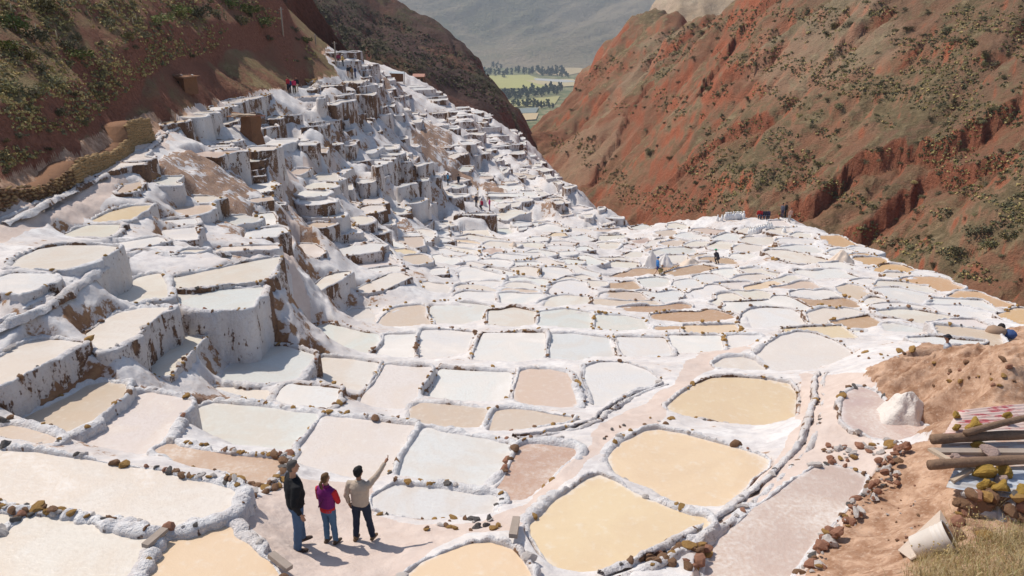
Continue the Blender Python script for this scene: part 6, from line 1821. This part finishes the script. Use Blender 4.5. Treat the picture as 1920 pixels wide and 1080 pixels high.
def person(loc, heading, h, label, group=None, top=(.02,.02,.025), trouser=(.08,.12,.2), hair=(.02,.016,.014), skin=SKINC, shoe=(.10,.06,.04),
           arms=None, legs=None, lean=0., build=1., fine=True, vest=None, hat=None, look=0., crouch=0., sit=False, extras=None, hairstyle='short', shorts=False):
    """local frame: +y forward, +x the person's right, z up; heading = turn about z"""
    root = empty('person', tuple(loc), heading, label=label, category='person')
    if group: root['group'] = group
    S = h / 1.75
    root.scale = (S, S, S)
    vx = .0085 if fine else .03
    hipz = .92 - crouch
    if sit: hipz = .47
    b = build
    def L(z): return lean * (z - hipz)          # forward offset of the torso
    sh = 1.42 - .92 + hipz
    # legs: list of (hip, knee, ankle)
    if legs is None:
        legs = [((s * .095 * b, 0, hipz - .02), (s * .105, .03, .50 * hipz / .92), (s * .11, -.01, .09)) for s in (-1, 1)]
    if arms is None:
        arms = [((s * .21 * b, L(sh - .04), sh - .05), (s * .255 * b, L(sh) * .6 - .02, sh - .33), (s * .25 * b, L(sh) * .4 + .06, sh - .57)) for s in (-1, 1)]
    # --- skin: head, neck, inner trunk, hands, shins: one surface
    m = MB(); hc = Vector((0, L(sh) + .015 + .3 * lean * .1, sh + .235))
    yaw = Matrix.Rotation(look, 3, 'Z')
    def H(x, y, z): return hc + yaw @ Vector((x, y, z))
    def hb(x, y, z, r):
        c = H(x, y, z); m.ball(tuple(c), r, 14, 9)
    hb(0, .0, .02, (.074, .088, .095)); hb(0, .025, -.05, (.055, .062, .062)); hb(0, .05, -.085, (.03, .03, .028))
    hb(0, .098, -.018, (.013, .02, .02)); hb(0, .09, .005, (.011, .014, .03))
    for s in (-1, 1):
        hb(s * .075, -.004, -.012, (.012, .024, .034)); hb(s * .03, .076, .012, (.02, .014, .011)); hb(s * .032, .066, -.02, (.025, .022, .02))
    hb(0, .088, -.058, (.024, .012, .008))
    m.tube([(0, L(sh) - .015, sh - .05), (0, L(sh), sh + .05), tuple(H(0, -.012, -.05))], [.06, .052, .054], 12)
    m.tube([(0, L(hipz), hipz - .08), (0, L(hipz + .2), hipz + .2), (0, L(sh - .1), sh - .1), (0, L(sh), sh - .02)], [.12, .12, .14, .07], 12, [.08, .08, .09, .05])
    for (s0, e0, w0) in arms:
        s0, e0, w0 = Vector(s0), Vector(e0), Vector(w0); d = (w0 - e0).normalized()
        m.tube([(0, L(sh), sh - .07), s0], [.05, .045], 8); m.tube([s0, e0, w0], [.042, .035, .026], 8)
        side = d.cross(Vector((0, 1, 0))) if abs(d.y) < .9 else d.cross(Vector((0, 0, 1)))
        side.normalize(); pal = side.cross(d).normalized()
        # palm, four fingers of different length, thumb from the side
        m.tube([w0 - d * .01, w0 + d * .04, w0 + d * .085], [.024, .037, .036], 10, [.02, .019, .015])
        pts_dir = pal
        if fine:
            for q, ln in ((-1.5, .062), (-.5, .075), (.5, .079), (1.5, .07)):
                a = w0 + d * .08 + pts_dir * (q * .0165)
                m.tube([a - d * .015, a + d * ln * .5 + side * .006, a + d * ln * .8 + side * .022, a + d * ln + side * .036], [.0105, .0098, .009, .0075], 6)
            a = w0 + d * .03 + pts_dir * .03
            m.tube([a - pts_dir * .012, a + pts_dir * .018 + d * .022 + side * .008, a + pts_dir * .022 + d * .05 + side * .018], [.0125, .011, .009], 6)
    for (hp, kn, ak) in legs:
        m.tube([hp, kn, ak, (ak[0], ak[1] + .03, .045)], [.062, .045, .032, .03], 9)
        m.tube([(0, L(hipz), hipz), hp], [.09, .06], 8)
    SK = cloth(skin, 'skin', .6)
    body = bake('body', m, SK, root, .0078 if fine else .03, 1 if fine else 0)
    # eyes
    if fine:
        for s in (-1, 1):
            e = MB(); e.ball(tuple(H(s * .03, .083, .008)), (.012, .008, .007), 8, 6); e.build('eye', cloth((.04, .03, .025), 'eye', .3), root, True)
    # --- trousers
    m = MB(); rz = 1.0
    m.tube([(0, L(hipz - .1) - .005, hipz - .11), (0, L(hipz) - .012, hipz - .02), (0, L(hipz + .1), hipz + .12)], [.13 * b, .172 * b, .165 * b], 16, [.10 * b, .125 * b, .115 * b])
    for (hp, kn, ak) in legs:
        hp, kn, ak = Vector(hp), Vector(kn), Vector(ak)
        if shorts: m.tube([hp + Vector((0, 0, .02)), hp.lerp(kn, .9)], [.10 * b, .085 * b], 12)
        else: m.tube([hp + Vector((0, 0, .02)), hp.lerp(kn, .5), kn, kn.lerp(ak, .5), ak + Vector((0, 0, .0))], [.098 * b, .088 * b, .07 * b, .066 * b, .06 * b], 12)
    bake('shorts' if shorts else 'trousers', m, cloth(trouser, 'trouser_cloth', .9), root, vx * 1.15, 2, .012 if fine else 0)
    # --- top
    def torso(m, grow, z0, z1=None):
        zs = [(z0, .170, .122), (hipz + .16, .172, .125), (hipz + .30, .185, .132), (sh - .1, .200, .128), (sh - .02, .165, .10), (sh + .035, .085, .075)]
        m.tube([(0, L(z) - .008, z) for z, _, _ in zs], [r * b + grow for _, r, _ in zs], 18, [r * b + grow for _, _, r in zs])
        if fine: m.ball((0, L(hipz + .2) + .03, hipz + .2), (.145 * b + grow, .12 * b + grow, .16), 14, 9)
    m = MB(); torso(m, .012 if not vest else .002, hipz - .01)
    for (s0, e0, w0) in arms:
        s0, e0, w0 = Vector(s0), Vector(e0), Vector(w0)
        inn = Vector((s0.x * .55, s0.y, sh - .06))
        m.tube([inn, s0, s0.lerp(e0, .5), e0, e0.lerp(w0, .55), w0 - (w0 - e0).normalized() * .02], [.075, .077 * b, .067 * b, .058 * b, .05, .043], 12)
    bake('jacket' if not vest else 'sweater', m, cloth(top, 'jacket_cloth', .9), root, vx, 2, .014 if fine else 0)
    if vest:
        m = MB(); torso(m, .022, hipz + .06)
        for (s0, e0, w0) in arms: m.ball((s0[0] * .8, s0[1], s0[2] + .01), (.075, .085, .075), 10, 7)
        bake('vest', m, cloth(vest, 'vest_cloth', .75), root, vx, 2, .012 if fine else 0)
    # --- hair or hat
    if hairstyle:
        m = MB()
        def hh(x, y, z, r, nz=0):
            c = H(x, y, z); m.ball(tuple(c), r, 14, 9, nz)
        k = 1.0 if hairstyle != 'curly' else 1.1
        hh(0, -.018, .045, (.084 * k, .088 * k, .082 * k)); hh(0, -.045, -.005, (.08 * k, .066 * k, .088 * k)); hh(0, .02, .085, (.064 * k, .07 * k, .042 * k))
        if hairstyle == 'curly':
            for _ in range(60):
                d = Vector((random.gauss(0, 1), random.gauss(0, 1) - .5, random.gauss(0, 1) + .5)).normalized(); hh(d.x * .082, -.022 + d.y * .085, .03 + d.z * .085, .022)
        if hairstyle == 'tail':
            c = [H(0, -.105, -.02), H(.01, -.15, -.07), H(.03, -.155, -.14), H(.035, -.14, -.2)]; m.tube([tuple(q) for q in c], [.028, .042, .038, .016], 10)
        bake('hair', m, cloth(hair, 'hair', .75), root, .0095 if fine else .025, 1 if fine else 0, .008 if fine else 0)
    if hat:
        m = MB(); m.ball(tuple(H(0, -.01, .06)), (.095, .105, .085), 12, 8); m.tube([tuple(H(0, 0, .045)), tuple(H(0, 0, .055))], [.16, .155], 14)
        m.build('hat', cloth(hat, 'hat_cloth'), root, True)
    # --- shoes
    for (hp, kn, ak) in legs:
        m = MB(); x, y = ak[0], ak[1]
        sgn = 1 if x > 0 else -1
        m.tube([(x, y - .085, .045), (x, y - .05, .052), (x + sgn * .006, y + .05, .045), (x + sgn * .014, y + .14, .032), (x + sgn * .016, y + .185, .024)], [.034, .045, .048, .046, .024], 12, [.036, .052, .045, .032, .02])
        m.tube([(x, y - .02, .04), (x, y - .02, .13)], [.047, .05], 10)
        bake('shoe', m, cloth(shoe, 'shoe_leather', .7), root, .009 if fine else .03, 1 if fine else 0)
    if extras: extras(root, arms, sh, hipz, S)
    return root
def at(u, v): return ground(u, v)[0]
# three visitors on the platform
def arm(s, sh, e, w): return ((s * .2, 0, sh - .05), e, w)
gx = at(565, 1030)
person(at(563, 1028), R(-58), 1.70, 'man with grey hair in a black jacket and blue jeans, leftmost visitor on the platform', 'three visitors on the platform', top=(.012,.012,.014), trouser=(.075,.125,.21), hair=(.085,.075,.07), shoe=(.075,.05,.04),
       build=1.12, look=R(-12), arms=[((-.215,0,1.36),(-.27,-.05,1.08),(-.22,.10,.86)), ((.225,-.02,1.36),(.28,-.10,1.08),(.245,.0,.84))],
       legs=[((-.1,0,.9),(-.13,.07,.5),(-.16,.10,.09)), ((.1,0,.9),(.11,-.03,.5),(.13,-.08,.09))])
def strap(root, arms, sh, hipz, S):
    m = MB(); m.tube([(.10,.06,sh + .01), (.125,-.06,sh - .01), (.03,-.15,sh - .18), (-.10,-.155,sh - .38), (-.19,-.06,sh - .5)], [.02] * 5, 6, [.006] * 5); m.build('bag_strap', cloth((.10,.012,.07), 'strap'), root, True)
    m = MB(); m.tube([(0,-.01,sh + .0), (0,.0,sh + .085)], [.085, .078], 14); m.build('collar', cloth((.20,.02,.10), 'collar'), root, True)
    m = MB(); m.tube([(0,0,hipz - .045), (0,0,hipz + .08)], [.184,.18], 18, [.14,.137]); m.build('sweater_hem', cloth((.52,.03,.035), 'jacket_cloth'), root, True)
person(at(620, 1019), R(-22), 1.40, 'woman in purple vest over red sweater with a ponytail, middle visitor on the platform', 'three visitors on the platform', top=(.52,.03,.035), vest=(.17,.014,.13), trouser=(.085,.16,.26), hair=(.12,.065,.03), shoe=(.09,.06,.04), hairstyle='tail', look=R(-14), build=1.0,
       arms=[((-.2,0,1.36),(-.25,.04,1.10),(-.06,.20,1.13)), ((.2,0,1.36),(.265,.04,1.12),(.08,.2,1.16))], legs=[((-.09,0,.9),(-.09,.03,.5),(-.085,.0,.09)), ((.09,0,.9),(.1,.03,.5),(.12,.04,.09))], extras=strap)
def belt(root, arms, sh, hipz, S):
    m = MB(); m.tube([(0,-.008,hipz + .03), (0,-.008,hipz + .075)], [.178,.176], 18, [.134,.132]); m.build('belt', cloth((.012,.011,.012), 'belt'), root, True)
    m = MB(); m.tube([(0,-.012,sh + .02), (0,-.006,sh + .06)], [.082, .074], 14); m.build('collar', cloth((.46,.38,.30), 'jacket_cloth'), root, True)
person(at(681, 1013), R(-14), 1.47, 'man in beige jacket pointing with raised right arm, rightmost visitor on the platform', 'three visitors on the platform', top=(.44,.355,.28), trouser=(.025,.032,.055), hair=(.012,.011,.011), shoe=(.16,.10,.055), hairstyle='curly', look=R(-18), build=1.05, skin=(.30,.15,.09),
       arms=[((-.215,0,1.36),(-.285,-.05,1.10),(-.27,.02,.86)), ((.2,.01,1.38),(.335,.17,1.53),(.43,.40,1.72))], legs=[((-.1,0,.9),(-.13,.02,.5),(-.14,-.04,.09)), ((.1,0,.9),(.15,.03,.5),(.19,.08,.09))], extras=belt)
# workers and far walkers
def far_person(u, v, hd, label, group=None, **k):
    return person(flat_at(u, v) if 1400 < u < 1500 else at(u, v), hd, k.pop('h', 1.66), label, group, fine=False, **k)
STEP = [((-.09,0,.9),(-.10,.2,.52),(-.10,.28,.09)), ((.09,0,.9),(.1,-.06,.5),(.1,-.32,.12))]
far_person(1232, 516, R(-80), 'worker in blue shirt and cap walking with a basket on the right flat', top=(.05,.20,.52), trouser=(.05,.06,.20), hat=(.06,.14,.30), legs=STEP, shorts=True, arms=[((-.21,0,1.37),(-.25,.1,1.12),(-.22,.22,1.0)), ((.21,0,1.37),(.26,-.08,1.12),(.28,.04,.86))])
g = at(1238, 517); m = MB(); m.tube([(0,0,.3),(0,0,.42),(0,0,.62)], [.14,.22,.24], 12); o = m.build('basket', plain('wicker', (.30,.22,.09), .9, .3, 20), None, True, label='brown basket hanging from the hand of the blue worker', category='basket'); o.location = g
far_person(1346, 495, R(30), 'crouching worker in dark clothes with green headscarf by the brown pan', top=(.05,.045,.055), trouser=(.05,.05,.06), hat=(.05,.32,.14), crouch=.36, lean=.75, legs=[((-.1,0,.5),(-.15,.3,.45),(-.14,.05,.09)), ((.1,0,.5),(.15,.3,.45),(.14,.05,.09))])
far_person(1466, 408, R(-60), 'person in grey top and dark trousers at the far corner of the plateau', 'two standing people at the plateau corner', top=(.10,.10,.13), trouser=(.05,.045,.09))
far_person(1472, 408, R(90), 'tall person all in black at the far corner of the plateau', 'two standing people at the plateau corner', top=(.02,.02,.022), trouser=(.02,.02,.022), h=1.78)
far_person(1479, 417, R(200), 'person in pinkish top bending by the plateau corner pan', top=(.55,.33,.26), trouser=(.50,.42,.38), lean=.35)
SIT = [((-.1,.05,.47),(-.11,.42,.48),(-.11,.42,.09)), ((.1,.05,.47),(.11,.42,.48),(.11,.42,.09))]
gb = flat_at(1431, 405)
for k, (u, tc, nm) in enumerate(((1423, (.45,.03,.03), 'red jacket at the left end of'), (1428, (.40,.04,.05), 'dark red jacket second from left on'), (1434, (.04,.04,.06), 'dark jacket second from right on'), (1439, (.06,.05,.10), 'navy jacket at the right end of'))):
    far_person(u, 405, R(170), f'seated person in {nm} the plateau bench', 'people sitting on the plateau bench', top=tc, trouser=(.05,.05,.08), sit=True, legs=SIT)
m = MB(); m.box((0,0,.44), (1.5,.36,.05)); bn = empty('bench', tuple(gb + Vector((0, .1, 0))), 0, label='low bench under the seated group on the far plateau edge', category='bench'); m.build('seat', WOOD3, bn)
for x in (-.6, .6): m = MB(); m.box((x,0,.2), (.08,.3,.44)); m.build('leg', WOOD3, bn)
for u, v, tc, tr, nm in ((541, 172, (.45,.04,.06), (.03,.03,.05), 'red top at the left of the upper road group'), (544, 175, (.035,.05,.14), (.02,.02,.03), 'navy top, second from left in the upper road group'), (552, 175, (.50,.04,.10), (.03,.035,.03), 'pink red top, second from right in the upper road group'), (557, 172.5, (.02,.02,.025), (.55,.46,.36), 'black top and pale trousers at the right of the upper road group')):
    far_person(u, v, R(random.uniform(140, 220)), 'walker in ' + nm, 'walkers on the upper road', top=tc, trouser=tr)
for u, v, tc, tr, nm, ht in ((653, 145, (.03,.03,.04), (.45,.30,.22), 'black top and bare legs left of the distant trio', None), (658, 144, (.05,.05,.07), (.03,.03,.05), 'dark clothes in the middle of the distant trio', None), (660.5, 147, (.20,.12,.06), (.14,.08,.06), 'brown clothes in the middle of the distant trio', None), (666.5, 146, (.05,.07,.14), (.10,.12,.22), 'blue clothes at the right of the distant trio', None),
    (635, 121, (.20,.03,.07), (.05,.04,.05), 'dark red top beside the pole on the upper terrace', None), (643, 124, (.60,.42,.15), (.06,.05,.05), 'white hat and yellow top beside the pole', (.80,.78,.74))):
    far_person(u, v, R(random.uniform(100, 260)), 'distant walker in ' + nm, 'walkers near the top terrace', top=tc, trouser=tr, hat=ht)
for u, v, tc, tr, nm, ht in ((840, 347, (.06,.28,.50), (.03,.04,.05), 'light blue top on the small grey pan', None), (860, 349, (.03,.03,.04), (.03,.04,.08), 'dark clothes at the right of the small grey pan', None), (893, 388, (.07,.06,.08), (.05,.05,.06), 'dark clothes at the left of the orange work floor', None), (903.5, 392, (.40,.03,.07), (.04,.04,.06), 'dark red top crouching on the orange work floor', None), (918, 395, (.52,.05,.22), (.25,.10,.12), 'pink clothes standing on the orange work floor', None), (896, 376, (.72,.66,.60), (.60,.55,.50), 'yellow hat and white clothes at the back of the orange work floor', (.72,.42,.03))):
    far_person(u, v, R(random.uniform(0, 360)), 'worker in ' + nm, 'workers in the middle terraces', top=tc, trouser=tr, hat=ht, **({'crouch': .35, 'legs': [((-.1,0,.5),(-.15,.3,.45),(-.14,.05,.09)), ((.1,0,.5),(.15,.3,.45),(.14,.05,.09))]} if 'crouch' in nm else {}))
def behind(u, v, Z):
    w = unz(u, v, Z); return Vector((w[0], w[1], float(hgt(w[0], w[1]))))
def head_at(u, v, h):
    best = None
    for Zk in np.linspace(19, 33, 57):
        w = unz(u, v, Zk); g_ = float(hgt(w[0], w[1])); e = abs(g_ + h - w[2])
        if best is None or e < best[0]: best = (e, Vector((w[0], w[1], g_)))
    return best[1]
person(Vector((PIT[0], PIT[1], float(hgt(PIT[0], PIT[1])))), R(60), 1.6, 'person in grey shirt and dark cap half hidden by the earth mound', top=(.42,.43,.47), trouser=(.08,.09,.13), hat=(.03,.03,.04), fine=False, lean=.2)
# bundle by the outer channel
g = behind(1872, 630, 31.5); bd = empty('cloth_bundle', tuple(g), label='brown and blue cloth bundle dumped near the outer channel on the right', category='bundle')
m = MB(); m.ball((-.15,0,.22), (.42,.3,.26), 12, 8, .12); m.build('brown_cloth', cloth((.34,.23,.16), 'brown_cloth'), bd, True)
m = MB(); m.ball((.38,-.08,.16), (.28,.26,.18), 12, 8, .14); m.build('blue_cloth', cloth((.05,.09,.22), 'blue_cloth'), bd, True)
m = MB(); m.ball((.12,.1,.42), (.14,.14,.14), 10, 7, .1); m.build('dark_cloth', cloth((.03,.025,.025), 'dark_cloth'), bd, True)

bpy.data.scenes.remove(TMPS)
# ------------------------------------------------------------------ labels of the ponds
CN = dict(w='white', c='cream', g='pale green', t='tan', o='ochre', u='orange brown', b='brown', r='reddish', p='pale pink', d='dry pink')
OWN = {'P1':'broad cream pond left of the three visitors with ochre stones along its rear rim','P2':'cream pond in the bottom left corner below the stony ridge','P3':'small cream wedge pond at the left edge of the photo near bottom','P4':'ochre pond at the bottom edge, left of the visitors platform',
 'P5':'narrow shaded tan pond at the left edge below the tall brown patched wall','P6':'tan pond half in shadow of the tall left wall','P7':'pale pink pond between the shaded tan pond and the greenish one','P8':'greenish white pond behind the narrow reddish one','P9':'narrow reddish brown pond behind the big cream pond','P10':'pale pink pond directly behind the three visitors',
 'P11':'pale green pond with ochre stones on its left rim, right of the pointing hand','P12':'pale green pond right of the pointing man, at the platform edge','P13':'tan pond, left of a pair under the white fork ridge','P14':'tan speckled pond, right of a pair under the white fork ridge','P15':'reddish speckled pond along the pink path','P16':'ochre pond, middle of three beside the dark channel','P17':'large ochre pond in the foreground, nearest of three beside the dark channel','P18':'ochre pond cut by the bottom edge right of the platform','P19':'ochre pond, farthest of three beside the dark channel','P20':'dry pinkish pan with the white heap right of the channel','P21':'big dry crusted pan between dark channel and red path'}
def region(p):
    f = p.id[0]; u, v = p.cen
    if f == 'M': return 'in the row behind the fork ridge'
    if f == 'N': return 'in the long row across the middle'
    if f == 'Q': return 'in the row behind the long middle row' if u < 1215 else 'on the near part of the right flat'
    if f in 'ST': return ('on the far part' if v < 470 else ('on the middle part' if v < 535 else 'on the near middle part')) + ' of the right flat'
    if f == 'U': return 'along the outer edge of the right flat'
    if f == 'C': return 'in the hollow at the centre' + (', upper part' if v < 490 else ', lower part')
    if f == 'L': return 'on the big left steps' if u < 400 else 'beside the white trodden ridge path'
    if f == 'E': return 'on the ladder of pans right of the ridge path' if u < 660 else ('above the central hollow' if v > 400 else 'on the steep middle terraces')
    if f in 'FG': return 'beside the upper left road' if p.id in PIN else ('on the upper left terraces' if f == 'G' else 'on the high middle terraces')
    if f == 'X': return ('on the near steep terraces' if u < 640 else 'on the middle steep terraces' if u < 800 else 'on the steep terraces above the ravine') + (', upper part' if v < 300 else ', lower part')
    if f == 'Y': return 'squeezed between larger pans of the right flat'
    if f == 'V': return 'squeezed between larger pans of the central hollow'
    if f == 'H': return 'on the far stepped slope above the ravine'
    if f == 'K': return 'on the topmost terraces' if u < 710 else 'on the far top slope by the shed'
    return 'on the lowest far terraces by the ravine'
ORD = 'leftmost second third fourth fifth sixth seventh eighth ninth tenth eleventh twelfth thirteenth fourteenth fifteenth sixteenth seventeenth eighteenth nineteenth twentieth'.split()
bk_ = {}
for p in PONDS:
    if not p.small: bk_.setdefault((p.c, region(p)) if p.id not in OWN else p.id, []).append(p)
for key, L_ in bk_.items():
    L_.sort(key=lambda p: p.cen[0])
    for k, p in enumerate(L_):
        if p.id in OWN: lab = OWN[p.id]
        else:
            lab = f'{CN[p.c]} salt pond {region(p)}'
            if len(L_) > 1: lab = ('leftmost' if k == 0 else ('rightmost' if k == len(L_) - 1 else (ORD[k] if k < 20 else f'{k + 1}th') + ' from left')) + f' {CN[p.c]} salt pond {region(p)}'
        p.root['label'] = lab; p.root['category'] = 'salt pond'; p.root['group'] = 'terraced salt ponds'

# ------------------------------------------------------------------ the air
hz = MB(); x0, x1, y0, y1, z0, z1 = -7000, 7000, -60, 9500, -460, 1800
hz.add([(x0,y0,z0),(x1,y0,z0),(x1,y1,z0),(x0,y1,z0),(x0,y0,z1),(x1,y0,z1),(x1,y1,z1),(x0,y1,z1)], [(3,2,1,0),(4,5,6,7),(0,1,5,4),(1,2,6,5),(2,3,7,6),(3,0,4,7)])
hm = bpy.data.materials.new('haze'); hm.use_nodes = True; ht = hm.node_tree
ht.nodes.remove(ht.nodes['Principled BSDF'])
pv = ht.nodes.new('ShaderNodeVolumePrincipled'); pv.inputs['Color'].default_value = (.74, .85, 1, 1); pv.inputs['Density'].default_value = 1.05e-4; pv.inputs['Anisotropy'].default_value = .2
ht.links.new(pv.outputs[0], ht.nodes['Material Output'].inputs['Volume'])
hz.build('haze', hm, None, kind='stuff')
